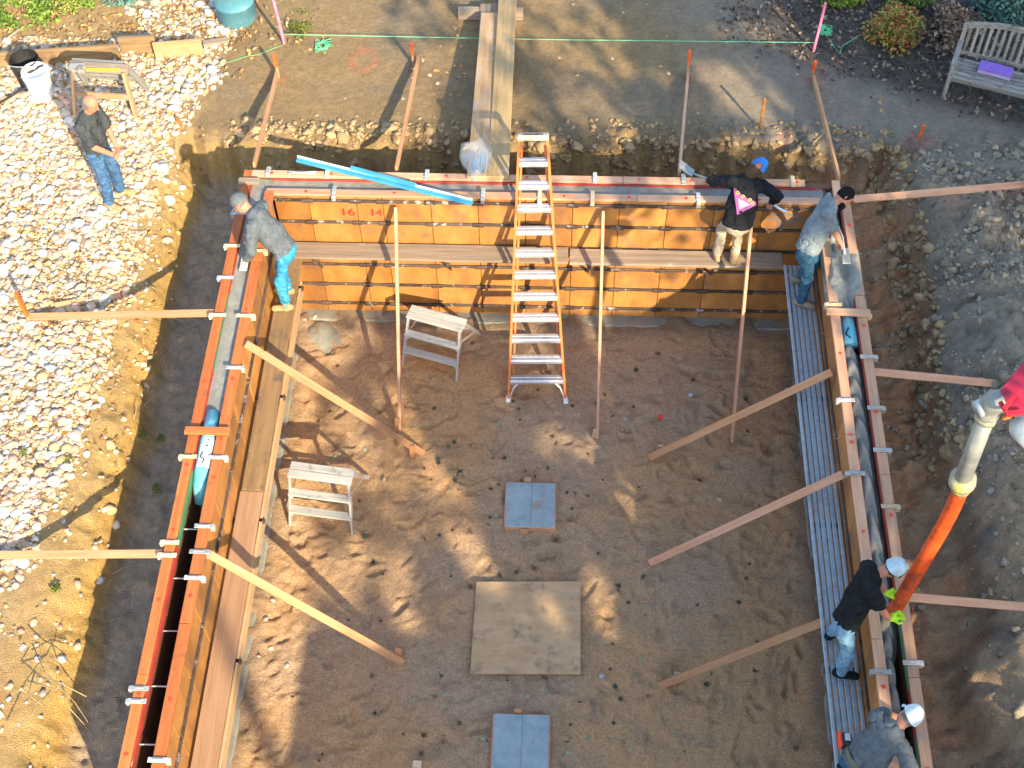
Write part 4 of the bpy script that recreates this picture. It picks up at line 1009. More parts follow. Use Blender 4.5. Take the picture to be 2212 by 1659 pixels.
# clear plastic bag with blue ties on the plank
bagm = bpy.data.materials.new('clear_film'); bagm.use_nodes = True
N_ = bagm.node_tree.nodes; bsd = N_['Principled BSDF']; bsd.inputs['Base Color'].default_value = (.55, .66, .75, 1); bsd.inputs['Roughness'].default_value = .15
bsd.inputs['Alpha'].default_value = .16; bsd.inputs['Specular IOR Level'].default_value = .8
bg_ = thing('plastic_bag', at(1030, 360, HT + .05), 'clear plastic bag of blue ties on the pinkish plank at the form', 'bag')
bc = at(1028, 338, HT + .12)
g = np.random.default_rng(8)
bv = IV.copy(); bv2 = bv * np.array([.20, .30, .12]) * (1 + .22 * g.normal(0, 1, (len(bv), 1))) + np.array(bc)
obj('film', mesh_np('film', bv2, IF, bagm, False), bg_)
bt = MB()
for k in range(16):
    x = bc.x - .04 + .011 * k; bt.bar((x, bc.y - .24, bc.z - .05 + .02 * (k % 3)), (x + .02 * math.sin(k), bc.y + .04, bc.z - .02 + .02 * (k % 4)), .008, .012)
bt.build('tie_bundle', paint('blue_tie', (.05, .22, .42)), bg_)
# ================================================================ upper left: drum, lumber, sawhorse, buckets
c = G0(506, 64); c.y += .28
dr = thing('drum', c, 'blue green steel drum standing at the top left edge of the picture', 'drum')
MB().lathe([(.0, 0), (.275, 0), (.285, .015), (.285, .29), (.297, .30), (.285, .31), (.285, .58), (.297, .59), (.285, .60), (.285, .86), (.292, .88), (.27, .88), (.265, .86), (0, .855)], 32, Matrix.Translation(c)).build('drum_body', M['barrel'], dr, smooth=True)
MB().lathe([(.286, .872), (.299, .878), (.299, .892), (.286, .897)], 32, Matrix.Translation(c)).build('drum_rim', M['strap'], dr, smooth=True)
lum = [(G0(-20, 148), G0(262, 128), .26, 'plank_b', 'brown board standing on edge, leftmost of the lumber row', 0), (G0(262, 122), G0(341, 118), .29, 'plank_b', 'short brown board on edge in the middle of the lumber row', .05), (G0(338, 127), G0(441, 118), .27, 'plank_t', 'bright tan board on edge at the right end of the lumber row', .0)]
for a, b, h, mt, lb, o in lum:
    a = a + Vector((0, o, h / 2)); b = b + Vector((0, o, h / 2)); a.z = b.z = ZG + h / 2 + .01
    tag(board('edge_plank', a, b, .045, h, M[mt]), lb, 'board', 'lumber row')
tag(board('edge_plank', G0(440, 100, .05), G0(494, 92, .05), .10, .05, M['plank']), 'short grey board flat on the pebbles at the end of the lumber row', 'board', 'lumber row')
tag(board('edge_plank', G0(255, 88, .05), G0(330, 84, .05), .06, .06, M['plank']), 'short dark board behind the lumber row', 'board', 'lumber row')
sw = thing('sawhorse', G0(205, 200), 'weathered wooden sawhorse with sloping legs behind the bald man', 'sawhorse')
zt = ZG + .62
A, B = at(150, 142, zt), at(276, 150, zt)
dx = (B - A).normalized(); dy = Vector((-dx.y, dx.x, 0))
board('top_beam', A, B, .10, .10, M['plank'], sw)
board('top_board', A + dy * .10, B + dy * .10 - dx * .1, .09, .03, M['teak'], sw)
for s, e in ((A + dx * .06, -.06), (B - dx * .04, .10)):
    for sd in (-1, 1):
        f = s + dx * e + dy * sd * .30; f.z = gh(f.x, f.y)
        board('leg', Vector((s.x, s.y, zt)) + dy * sd * .06, f, .09, .038, M['plank_t' if sd < 0 else 'teak'], sw, up=dx)
m0 = A + dx * .03 - dy * .19; m1 = B - dx * .0 - dy * .19; m0.z = m1.z = ZG + .30
board('rail', m0, m1, .038, .085, M['plank_t'], sw, up=(0, 0, 1))
m0 = A + dx * .03 + dy * .19; m1 = B + dy * .19; m0.z = m1.z = ZG + .30
board('rail', m0, m1, .038, .085, M['teak'], sw, up=(0, 0, 1))
MB().box(at(164, 146, zt + .07), (.20, .16, .05), .02).box(at(176, 150, zt + .09), (.10, .12, .06), .02).build('metal_cap', M['teak'], sw)
tag(MB().box(at(222, 150, zt + .05) + Vector((0, 0, .0)), (.45, .035, .03), .008).build('yellow_level', paint('yellow_tool', (.62, .55, .02))), 'thin yellow level lying on the sawhorse', 'level')
def bucket(p, mat, label, lidh=True, s=1.2):
    r = thing('bucket', p, label, 'bucket')
    T = Matrix.Translation(p) @ Matrix.Scale(s, 4)
    MB().lathe([(0, 0), (.125, 0), (.130, .01), (.150, .30), (.158, .31), (.158, .345), (.150, .35), (.148, .37)], 28, T).build('bucket_body', M[mat], r, smooth=True)
    if lidh: MB().lathe([(0, .372), (.135, .372), (.14, .382), (.152, .38), (.156, .36), (.150, .35)], 28, T).build('lid', M[mat], r, smooth=True)
    else: MB().lathe([(.146, .365), (.13, .05), (0, .04)], 28, T).build('lining', M['black'], r, smooth=True)
    pts = [T @ Vector((.158 * math.cos(t), -.05 - .10 * math.sin(t), .33 + .05 * math.sin(t))) for t in np.linspace(0, math.pi, 9)]
    MB().tube(pts, .006, 6).build('handle', M['strap'], r, smooth=True)
    return r
p = G0(95, 207); bk = bucket(p, 'white', 'white plastic bucket with a lid beside the sawhorse')
tr_ = thing('trowel', p + Vector((0, 0, .47)), 'small dark trowel lying on the white bucket lid', 'trowel')
MB().add([(-.10, -.05, .462), (-.04, -.075, .462), (.06, .02, .468), (-.02, .0, .468)], [(0, 1, 2, 3)], Matrix.Translation(p)).build('blade', M['rib'], tr_)
MB().tube([p + Vector((.03, .0, .47)), p + Vector((.06, .03, .49)), p + Vector((.12, .07, .488))], .014, 6).build('handle', M['black'], tr_)
p2 = G0(78, 188); bucket(p2 + Vector((-.05, .05, 0)), 'black', 'black bucket behind the white bucket', False, 1.3)
a, b = G0(-15, 238, .04), G0(62, 202, .12)
th = thing('shovel', a, 'long dark handled shovel lying left of the white bucket', 'shovel')
MB().tube([a, b], .016, 8).build('shaft', M['black'], th); MB().box(b + Vector((.03, .03, .05)), (.10, .10, .20), .03).build('blade', M['bluedk'], th)
tag(board('loose_board', G0(122, 668, .05), G0(258, 629, .05), .089, .04, M['pine'], up=(.1, -.3, 1)), 'short loose board lying on the pebbles near the left brace', 'board')
tag(board('loose_board', G0(8, 95, .04), G0(45, 68, .04), .03, .03, M['plank']), 'thin stick on the leaves at the top left', 'stick')

# dry branches on the bank at the bottom left
db = thing('dry_branch', G0(90, 1480), 'bare dry branches lying over the bank at the bottom left', 'branch')
for q in (((70, 1390, .1), (95, 1450, .25), (160, 1515, .15), (190, 1560, .05)), ((80, 1460, .1), (130, 1475, .2), (187, 1505, .12)), ((60, 1470, .05), (120, 1490, .1), (165, 1450, .22)), ((130, 1470, .15), (150, 1530, .1), (205, 1590, -.3)), ((20, 1590, .05), (70, 1540, .15), (110, 1490, .1)), ((75, 1450, .1), (60, 1500, .2), (100, 1530, .1))):
    pts = [at(a_, b_, ZG + c_) for a_, b_, c_ in q]
    MB().tube(pts, [.008 - .0015 * k for k in range(len(pts))], 6).build('twig', M['rootm'], db, smooth=True)

# ================================================================ planting
def shrub(name, c, rx, ry, h, n, size, pal, label, cat, seed, stem=True, lay=.7, group=None, power=.5):
    g = np.random.default_rng(seed); c = Vector(c)
    r = thing(name, c, label, cat, group)
    u = g.normal(0, 1, (n, 3)); u[:, 2] = np.abs(u[:, 2]); u /= np.linalg.norm(u, axis=1)[:, None]
    rad = g.random(n) ** power
    lump = .72 + .5 * vn3(u[:, 0] * 2.6 + seed, u[:, 1] * 2.6, u[:, 2] * 2.6, seed)
    P = u * (rad * lump)[:, None] * np.array([rx, ry, h]) + np.array(c) + np.array([0, 0, .04])
    keep = vn3(P[:, 0] * 6, P[:, 1] * 6, P[:, 2] * 6, seed + 3) > .30
    P = P[keep]; n = len(P); pal = np.array(pal)
    ci = np.clip((vn3(P[:, 0] * 5, P[:, 1] * 5, P[:, 2] * 5, seed + 9) * 1.15 - .08) * len(pal) + g.normal(0, .5, n), 0, len(pal) - 1).astype(int)
    V, F, CC = leafmesh(P, g.uniform(.6, 1.3, n) * size, pal[ci] * g.uniform(.75, 1.25, (n, 1)), seed, lay)
    obj('foliage', mesh_np('foliage', V, F, M['leaf'], False, CC), r)
    if stem:
        m = MB()
        for q in P[g.integers(0, n, 24)]:
            m.tube([c - Vector((0, 0, .05)), (c + Vector(q)) / 2 + Vector((0, 0, -.05)), Vector(q)], [.010, .007, .003], 5)
        m.build('stems', M['rootm'], r, smooth=True)
    return r
shrub('barberry_shrub', G0(1925, 88), .42, .40, .50, 2600, .030, [(.30, .30, .05), (.40, .14, .05), (.20, .24, .05), (.34, .20, .05), (.42, .09, .05)], 'red and yellow green barberry shrub left of the bench', 'shrub', 41)
shrub('brown_shrub', G0(2050, 80), .42, .48, .45, 1900, .042, [(.26, .17, .11), (.16, .11, .08), (.34, .25, .17), (.12, .09, .07)], 'brown dried leafy shrub between the red shrub and the bench', 'shrub', 42)
shrub('spruce_shrub', G0(2175, 30), .60, .45, .60, 3200, .036, [(.07, .16, .14), (.11, .22, .19), (.05, .11, .09), (.14, .26, .21)], 'blue green conifer shrub behind the bench back', 'shrub', 43)
shrub('grass_clump', G0(1815, 2), .36, .25, .32, 1200, .042, [(.18, .28, .03), (.24, .32, .05), (.12, .20, .03)], 'bright green clump at the top edge by the pink stake', 'plant', 44, lay=1.1)
shrub('green_shrub', G0(1960, 8), .45, .25, .28, 1200, .035, [(.10, .18, .04), (.16, .22, .05), (.07, .12, .03)], 'low green plants at the top edge above the red shrub', 'plant', 45)
shrub('groundcover_plant', G0(40, 32), .75, .42, .20, 3600, .030, [(.13, .24, .03), (.20, .30, .05), (.08, .15, .03), (.26, .30, .08)], 'sunny green groundcover in the top left corner', 'plant', 46)
shrub('groundcover_plant', G0(140, 12), .50, .32, .16, 1500, .028, [(.14, .24, .03), (.22, .28, .06), (.30, .24, .08)], 'patchy green groundcover along the top left edge', 'plant', 47)
shrub('teal_groundcover', G0(275, 4), .42, .20, .14, 1300, .026, [(.09, .22, .18), (.14, .28, .22), (.06, .14, .12)], 'blue green low plant at the top edge above the pebbles', 'plant', 48)
shrub('moss_clump', G0(648, 60), .22, .40, .05, 700, .018, [(.12, .16, .03), (.20, .20, .05), (.08, .10, .02)], 'green moss and weeds at the foot of the left pink stake', 'plant', 49, stem=False)
for k, (px, py) in enumerate(((300, 920), (60, 985), (150, 990), (115, 1260), (330, 905), (320, 1010))):
    q = at(px, py, ZG - (.3 if px > 250 else 0)); q.z = gh(q.x, q.y)
    shrub('weed', q, .07, .07, .06, 60, .020, [(.12, .17, .03), (.18, .22, .05)], ('small weed on the left bank edge below the loose board', 'small weed far left among the lower pebbles', 'weed among the pebbles between the two left braces', 'weed in the pebbles above the lower left brace', 'weed rooted on the lit bank face', 'weed at the shade line of the left bank')[k], 'weed', 60 + k, stem=False, lay=1.0, group='weeds on the left bank')

# ================================================================ garden bench
def garden_bench():
    o = G0(2032, 212); ang = math.radians(-20)
    r = thing('garden_bench', o, 'weathered grey teak bench with slatted arched back at the upper right', 'bench')
    T = Matrix.Translation(o) @ Matrix.Rotation(ang, 4, 'Z') @ Matrix.Scale(.92, 4)
    def b_(n, p, q, w, t, up=(0, 0, 1)):
        return board(n, T @ Vector(p), T @ Vector(q), w * .92, t * .92, M['teak'], r, up=T.to_3x3() @ Vector(up))
    L = 1.55; D = .50
    for x in (.03, L - .03):
        b_('leg', (x, .03, -.03), (x, .03, .64), .06, .06, (0, 1, 0)); b_('leg', (x, D, -.03), (x, D + .10, .95 if x > 1 else .92), .06, .06, (0, 1, 0))
        b_('armrest', (x, -.02, .655), (x, D + .05, .655), .075, .03); b_('side_rail', (x, .03, .37), (x, D, .36), .035, .07)
    for k in range(6):
        b_('seat_slat', (.0, .03 + k * .083, .43 - .004 * k), (L, .03 + k * .083, .43 - .004 * k), .068, .022)
    b_('front_rail', (.05, .03, .375), (L - .05, .03, .375), .03, .07); b_('back_rail', (.05, D + .01, .50), (L - .05, D + .01, .50), .035, .06)
    n = 15; tops = []
    f = lambda x: .88 + .16 * math.sin(math.pi * x / L) ** .8
    for k in range(n):
        x = .11 + (L - .22) * k / (n - 1)
        b_('back_slat', (x, D + .015, .52), (x, D + .105, f(x) - .02), .045, .018, (0, 1, 0))
    pts = [(L * k / 14, D + .11, f(L * k / 14)) for k in range(15)]
    m = MB()
    for a, b2 in zip(pts[:-1], pts[1:]): m.bar(T @ Vector(a), T @ (Vector(b2) + (Vector(b2) - Vector(a)) * .06), .045, .075)
    m.build('crest_rail', M['teak'], r)
    p = T @ Vector((.62, .30, .44))
    bx = thing('purple_box', p, 'flat purple box lying on the bench seat', 'box')
    Tb = Matrix.Translation(p) @ Matrix.Rotation(ang - .02, 4, 'Z')
    MB().box((0, 0, .05), (.44, .17, .085), .004, Tb).build('carton', M['purple'], bx)
    MB().box((0, -.088, .03), (.43, .004, .05), .001, Tb).build('carton_band', paint('lilac_print', (.40, .33, .52)), bx)
garden_bench()

# ================================================================ concrete pump boom end, pipe and hose
ps = thing('pump_hose', at(1930, 1322, 2.55), 'orange rubber pump hose hanging from the boom over the right form', 'hose')
H_ = [at(1928, 1325, 2.50), at(1965, 1262, 2.85), at(2012, 1182, 3.35), at(2052, 1110, 3.85), at(2076, 1056, 4.25)]
# smooth the hose curve
def cr(P, n=6):
    out = []
    for i in range(len(P) - 1):
        p0, p1, p2, p3 = P[max(i - 1, 0)], P[i], P[i + 1], P[min(i + 2, len(P) - 1)]
        for k in range(n):
            t = k / n; out.append(.5 * ((2 * p1) + (p2 - p0) * t + (2 * p0 - 5 * p1 + 4 * p2 - p3) * t * t + (3 * p1 - p0 - 3 * p2 + p3) * t ** 3))
    return out + [P[-1]]
MB().tube(cr(H_), .070, 22, False).build('hose_body', M['hose'], ps, smooth=True)
MB().tube([H_[0], H_[0] + (H_[1] - H_[0]) * .05], .074, 22, False).build('hose_end_ring', M['rust'], ps, smooth=True)
MB().tube([H_[0] + (H_[1] - H_[0]) * .02, H_[0] + (H_[1] - H_[0]) * .021], .067, 22).build('hose_bore', M['black'], ps, smooth=True)
bo = thing('pump_boom_end', at(2140, 880, 5.3), 'grey pump pipe and red boom tip at the right picture edge', 'pump boom')
c0, c1 = at(2075, 1058, 4.24), at(2081, 1030, 4.45)
MB().tube([c0, c0 + (c1 - c0) * .45], .083, 24).build('coupling', M['coup'], bo, smooth=True)
MB().tube([c0 + (c1 - c0) * .45, c0 + (c1 - c0) * .62, c1], [.112, .118, .112], 24).build('clamp_ring', M['coup'], bo, smooth=True)
e0 = at(2134, 893, 5.25)
MB().tube([c1 - (e0 - c1) * .05, e0], .074, 24).build('steel_pipe', M['pipe'], bo, smooth=True)
MB().tube([e0 - (e0 - c1) * .10, e0 - (e0 - c1) * .02], .094, 24).build('pipe_collar', M['coup'], bo, smooth=True)
E_ = [e0, at(2138, 878, 5.36), at(2148, 868, 5.45), at(2165, 866, 5.48), at(2190, 868, 5.48)]
MB().tube(cr(E_, 5), .098, 24).build('elbow', M['pipe'], bo, smooth=True)
MB().tube([at(2110, 886, 5.34), at(2128, 876, 5.36)], .075, 16).build('elbow_cap', M['alu'], bo, smooth=True)
MB().tube([at(2184, 905, 5.3), at(2196, 912, 5.3), at(2212, 925, 5.3), at(2240, 950, 5.3)], [.02, .10, .12, .12], 24).build('second_pipe', M['alu'], bo, smooth=True)
q = [at(2155, 857, 5.50), at(2205, 795, 5.65), at(2290, 700, 5.8), at(2300, 930, 5.6), at(2225, 895, 5.5), at(2175, 898, 5.45)]
n_ = len(q); top = [p + Vector((0, 0, .10)) for p in q]
MB().add(q + top, [tuple(range(n_ - 1, -1, -1)), tuple(range(n_, 2 * n_))] + [(i, (i + 1) % n_, n_ + (i + 1) % n_, n_ + i) for i in range(n_)]).build('boom_plate', M['boom'], bo)
lr = paint('bright_red_paint', (.62, .03, .05), .35)
m = MB(); m.bar(at(2168, 884, 5.62), at(2196, 850, 5.66), .035, .03); m.bar(at(2160, 868, 5.6), at(2178, 897, 5.58), .03, .03); m.bar(at(2178, 897, 5.58), at(2222, 893, 5.62), .02, .03); m.build('boom_gusset', lr, bo)
MB().tube([at(2165, 905, 5.35), at(2185, 900, 5.35), at(2200, 905, 5.3)], .018, 8).build('hinge_pin', M['rust'], bo, smooth=True)
tag(MB().tube([at(1939, 1390, 1.9), at(1934, 1420, 1.6), at(1930, 1352, 2.42)][0:1] + [onX(1966, 1360, 3.78), onX(1973, 1310, 3.80)], .003, 5).build('snap_line', M['rdot']), 'thin red line hanging outside the right form below the hose', 'string')
# ================================================================ people
def surfnet(Fv, org, h):
    s = Fv < 0
    nx, ny, nz = Fv.shape
    acc = np.zeros((nx - 1, ny - 1, nz - 1, 3)); cnt = np.zeros((nx - 1, ny - 1, nz - 1))
    ed = []
    for ax in range(3):
        sl0 = [slice(None)] * 3; sl1 = [slice(None)] * 3; sl0[ax] = slice(0, -1); sl1[ax] = slice(1, None)
        a, b = Fv[tuple(sl0)], Fv[tuple(sl1)]; cr_ = s[tuple(sl0)] != s[tuple(sl1)]
        t = np.where(cr_, a / (a - b + 1e-12), 0)
        ed.append(cr_)
        o = [k for k in range(3) if k != ax]
        for d0 in (0, 1):
            for d1 in (0, 1):
                sl = [slice(None)] * 3; dims = (nx - 1, ny - 1, nz - 1)
                sl[o[0]] = slice(d0, d0 + dims[o[0]]); sl[o[1]] = slice(d1, d1 + dims[o[1]])
                c_ = cr_[tuple(sl)]; tt = t[tuple(sl)]
                off = [0, 0, 0]; off[o[0]] = d0; off[o[1]] = d1
                for k in range(3): acc[..., k] += np.where(c_, (tt if k == ax else off[k]), 0)
                cnt += c_
    m = cnt > 0
    idx = np.full(m.shape, -1); idx[m] = np.arange(m.sum())
    cells = np.argwhere(m)
    V = (cells + acc[m] / cnt[m][:, None]) * h + org
    faces = []
    for ax in range(3):
        o = [k for k in range(3) if k != ax]
        e = np.argwhere(ed[ax]); ok = (e[:, o[0]] > 0) & (e[:, o[1]] > 0)
        for k in o: ok &= e[:, k] < m.shape[k]
        ok &= e[:, ax] < m.shape[ax]
        e = e[ok]
        q = []
        for d0, d1 in ((-1, -1), (0, -1), (0, 0), (-1, 0)):
            c = e.copy(); c[:, o[0]] += d0; c[:, o[1]] += d1; q.append(idx[c[:, 0], c[:, 1], c[:, 2]])
        q = np.stack(q, 1)
        ins = s[e[:, 0], e[:, 1], e[:, 2]]
        flip = ins if ax != 1 else ~ins
        q[~flip] = q[~flip][:, ::-1]
        faces.append(q)
    F = np.concatenate(faces); F = F[(F >= 0).all(1)]
    return V, F

class Sdf:
    """smooth union of tapered capsules / ellipsoids"""
    def __init__(s): s.p = []
    def cap(s, a, b, r0, r1, ax=None, k=1.0, sm=.03): s.p.append(('c', Vector(a), Vector(b), r0, r1, ax, k, sm)); return s
    def ell(s, c, fr, r, sm=.02): s.p.append(('e', Vector(c), fr, r, None, None, None, sm)); return s
    def bounds(s, pad):
        lo = np.full(3, 1e9); hi = -lo
        for q in s.p:
            pts = [q[1], q[2]] if q[0] == 'c' else [q[1]]; r = max(q[3], q[4]) if q[0] == 'c' else max(q[3])
            for v in pts: lo = np.minimum(lo, np.array(v) - r); hi = np.maximum(hi, np.array(v) + r)
        return lo - pad, hi + pad
    def mesh(s, h=.014, wr=0.0, wscale=14, seed=0, cuts=()):
        lo, hi = s.bounds(.03)
        n = np.ceil((hi - lo) / h).astype(int) + 2
        g = np.meshgrid(*[lo[k] + np.arange(n[k]) * h for k in range(3)], indexing='ij')
        P = np.stack(g, -1); D = np.full(P.shape[:3], 1e3)
        for q in s.p:
            if q[0] == 'c':
                a, b = np.array(q[1]), np.array(q[2]); ab = b - a
                t = np.clip(((P - a) @ ab) / max(ab @ ab, 1e-9), 0, 1)
                v = P - (a + t[..., None] * ab)
                if q[5] is not None:
                    u = np.array(q[5]); v = v + ((q[6] - 1) * (v @ u))[..., None] * u
                d = np.sqrt((v * v).sum(-1)) - (q[3] + (q[4] - q[3]) * t)
                if q[5] is not None: d /= max(1, q[6]) ** .5
            else:
                v = (P - np.array(q[1])) @ np.array(q[2]).T / np.array(q[3])
                d = (np.sqrt((v * v).sum(-1)) - 1) * min(q[3])
            k = q[7]; hh_ = np.clip(.5 + .5 * (D - d) / k, 0, 1)
            D = D * (1 - hh_) + d * hh_ - k * hh_ * (1 - hh_)
        if wr:
            D = D + wr * (vn3(P[..., 0] * wscale, P[..., 1] * wscale, P[..., 2] * wscale * .7, seed) - .5) * 2
            wx_ = .35 * vn3(P[..., 0] * 5, P[..., 1] * 5, P[..., 2] * 5, seed + 8)
            fold = np.abs(vn3(P[..., 0] * wscale * 1.3 + wx_ * 4, P[..., 1] * wscale * 1.3, P[..., 2] * wscale * 1.8 + wx_ * 5, seed + 5) - .5)
            D = D + wr * 2.6 * (np.clip(.16 - fold, 0, 1) / .16) ** 1.5 * (wr > .005) * .55
        for pt, nm in cuts: D = np.maximum(D, (P - np.array(pt)) @ np.array(nm))
        return surfnet(D, lo, h)

def ik(a, b, l1, l2, hint):
    a, b = Vector(a), Vector(b); d = b - a; L = d.length
    if L > (l1 + l2) * .995: b = a + d.normalized() * (l1 + l2) * .995; d = b - a; L = d.length
    x = (l1 * l1 - l2 * l2 + L * L) / (2 * L); y = math.sqrt(max(l1 * l1 - x * x, 1e-6))
    u = d.normalized(); h = Vector(hint); h = (h - u * h.dot(u)).normalized()
    return a + u * x + h * y, b

def add_hand(S, w, d, n, side, curl=.6, sc=1.0):
    """palm, four unequal bent fingers and a thumb from its side"""
    d = Vector(d).normalized(); n = Vector(n); n = (n - d * n.dot(d)).normalized(); s = d.cross(n) * side
    R = .0105 * sc
    S.cap(w, w + d * .03 * sc, .024 * sc, .028 * sc, sm=.012)
    S.cap(w + d * .04 * sc - s * .018 * sc, w + d * .085 * sc - s * .022 * sc, .018 * sc, .015 * sc, n, 1.25, sm=.012)
    S.cap(w + d * .04 * sc + s * .018 * sc, w + d * .085 * sc + s * .022 * sc, .018 * sc, .015 * sc, n, 1.25, sm=.012)
    for k, (o, L) in enumerate(((.031, .068), (.0105, .078), (-.0105, .072), (-.031, .056))):
        b0 = w + d * .088 * sc + s * o * sc
        a1 = curl * .8; d1 = (d * math.cos(a1) + n * math.sin(a1)); p1 = b0 + d1 * L * .52 * sc
        a2 = curl * 2.0; d2 = (d * math.cos(a2) + n * math.sin(a2)); p2 = p1 + d2 * L * .5 * sc
        S.cap(b0, p1, R, R * .92, sm=.006); S.cap(p1, p2, R * .92, R * .8, sm=.004)
    t0 = w + d * .03 * sc + s * .026 * sc; t1 = t0 + (d * .55 + s * .7 + n * .25) * .042 * sc; t2 = t1 + (d * .9 + s * .1 + n * .45).normalized() * .032 * sc
    S.cap(t0, t1, R * 1.25, R * 1.05, sm=.008); S.cap(t1, t2, R * 1.05, R * .85, sm=.004)

def join(name, parts, mat, parent):
    vs, fs, o = [], [], 0
    for v, f in parts: vs.append(v); fs.append(f + o); o += len(v)
    return obj(name, mesh_np(name, np.concatenate(vs), np.concatenate(fs), mat, True), parent)

def cloth(name, c, c2=None, st=None):
    return mk(name, tuple(v * .72 for v in c), tuple(v * 1.22 for v in (c2 or c)), .9, (12, 12, 12), .55, stain=st, sscale=6, sth=(.60, .70), rnd=0, spec=.1, bdist=.02)

def person(label, pel, chest, head, face, fac, hands, feet, elbow=((0, 0, -1), (0, 0, -1)), knee=((1, 0, 0), (1, 0, 0)), footdir=None,
           shirt=None, pants=None, boots=None, sleeve='short', hat=None, hair=None, beard=False, gloves=None, hood=False, curl=(.6, .6), palmn=((0, 0, -1), (0, 0, -1)), handdir=(None, None), bulk=1.0, group='workers on the form'):
    """left/right in this order for hands, feet, elbows and knees; fac is where the body faces"""
    pel, chest, head = Vector(pel), Vector(chest), Vector(head); fac = Vector(fac).normalized(); face = Vector(face).normalized()
    ty = (chest - pel).normalized()
    lat = Vector((-fac.y, fac.x, 0)).normalized(); lat = (lat - ty * lat.dot(ty)).normalized()
    frt = lat.cross(ty).normalized()                 # front of the chest
    base = Vector((sum(f[0] for f in feet) / 2, sum(f[1] for f in feet) / 2, min(f[2] for f in feet)))
    r = thing('person', base, label, 'person', group)
    neck = chest + ty * .115
    sh = [chest + lat * .175 * s + ty * .045 for s in (1, -1)]
    hp = [pel + lat * .092 * s - ty * .03 for s in (1, -1)]
    el, ha = zip(*[ik(sh[i], hands[i], .295, .265, elbow[i]) for i in (0, 1)])
    an = [Vector(f) + Vector((0, 0, .085)) for f in feet]
    kn, an = zip(*[ik(hp[i], an[i], .435, .425, knee[i]) for i in (0, 1)])
    fd = [Vector(d).normalized() for d in (footdir or (fac, fac))]
    hd = [Vector(handdir[i]) if handdir[i] else (ha[i] - el[i]) for i in (0, 1)]
    B = bulk
    # --- body (continuous skin)
    S = Sdf()
    S.cap(pel + ty * .04, chest, .110 * B, .128, frt, 1.35, .05).cap(sh[0], sh[1], .048, .048, sm=.04)
    S.cap(neck - ty * .04, head - (head - neck).normalized() * .05, .055, .052, sm=.03)
    hu = (head - neck).normalized(); hf = (face - hu * face.dot(hu) * .55).normalized()
    hs_ = hf.cross(hu).normalized(); hu2 = hs_.cross(hf).normalized()
    fr = (tuple(hs_), tuple(hf), tuple(hu2))
    S.ell(head + hu2 * .015, fr, (.076, .096, .105), .02)
    S.ell(head + hf * .030 - hu2 * .06, fr, (.052, .062, .060), .03)
    S.cap(head + hf * .090 + hu2 * .01, head + hf * .112 - hu2 * .025, .010, .015, sm=.012)     # nose
    S.cap(head + hf * .080 - hu2 * .062 - hs_ * .018, head + hf * .080 - hu2 * .062 + hs_ * .018, .009, .009, sm=.008)  # lips
    for s in (1, -1):
        S.cap(head + hs_ * .076 * s + hu2 * .015 - hf * .008, head + hs_ * .079 * s - hu2 * .022 - hf * .002, .013, .010, hs_, 1.6, sm=.008)
        S.cap(sh[0 if s > 0 else 1], el[0 if s > 0 else 1], .038, .036, sm=.03).cap(el[0 if s > 0 else 1], ha[0 if s > 0 else 1], .043, .028, sm=.015)
        i = 0 if s > 0 else 1
        S.cap(hp[i], kn[i], .060, .046, sm=.02).cap(kn[i], an[i], .044, .034, sm=.02)
        S.cap(an[i] - Vector((0, 0, .05)), an[i] - Vector((0, 0, .05)) + fd[i] * .15, .036, .03, sm=.02)
    parts = [S.mesh(.0135)]
    hparts = []
    for i in (0, 1):
        T = Sdf(); add_hand(T, ha[i], hd[i], palmn[i], 1 if i == 0 else -1, curl[i], 1.0 if not gloves else 1.22)
        (hparts if gloves else parts).append(T.mesh(.0052))
    join('body', parts, M['skin'], r)
    for hp2 in (hparts if gloves else ()): join('work_glove', [hp2], gloves, r)
    for s in (1, -1):
        q = head + hf * .086 + hs_ * .031 * s + hu2 * .012
        MB().lathe([(0, .009), (.007, .006), (.009, 0), (.007, -.006), (0, -.009)], 8, Matrix.Translation(q)).build('eye', M['eye'], r, smooth=True)
    # --- shirt
    S = Sdf(); gr = .016
    S.cap(pel - ty * .20, pel.lerp(chest, .5), .160 * B, .152 * B, frt, 1.25, .05).cap(pel.lerp(chest, .45), chest + ty * .02, .150 * B, .158, frt, 1.30, .05)
    S.cap(sh[0], sh[1], .072, .072, sm=.05).cap(chest, neck - ty * .012, .10, .062, sm=.04)
    for i in (0, 1):
        if sleeve == 'short':
            S.cap(sh[i], sh[i].lerp(el[i], .74), .074, .080, sm=.035)
        else:
            S.cap(sh[i], el[i], .078, .067, sm=.035).cap(el[i], el[i].lerp(ha[i], .90), .066, .050, sm=.02)
    if hood:
        S.cap(neck + lat * .06 - frt * .06, neck - lat * .06 - frt * .06, .055, .055, sm=.04).cap(neck - frt * .08 - ty * .06, neck - frt * .05, .06, .05, sm=.04)
    hem = pel - ty * (.03 if hood else .01)
    v, f = S.mesh(.0105, .013, 11, 3, cuts=[(tuple(hem), tuple(-ty))])
    obj('shirt', mesh_np('shirt', v, f, shirt, True), r)
    # --- trousers
    S = Sdf(); S.cap(pel - ty * .02, pel + ty * .03, .132 * B, .122 * B, frt, 1.25, .05)
    for i in (0, 1): S.cap(hp[i], kn[i], .086, .070, sm=.04).cap(kn[i], an[i] + Vector((0, 0, .02)), .072, .062, sm=.03)
    v, f = S.mesh(.0125, .013, 11, 7)
    obj('trousers', mesh_np('trousers', v, f, pants, True), r)
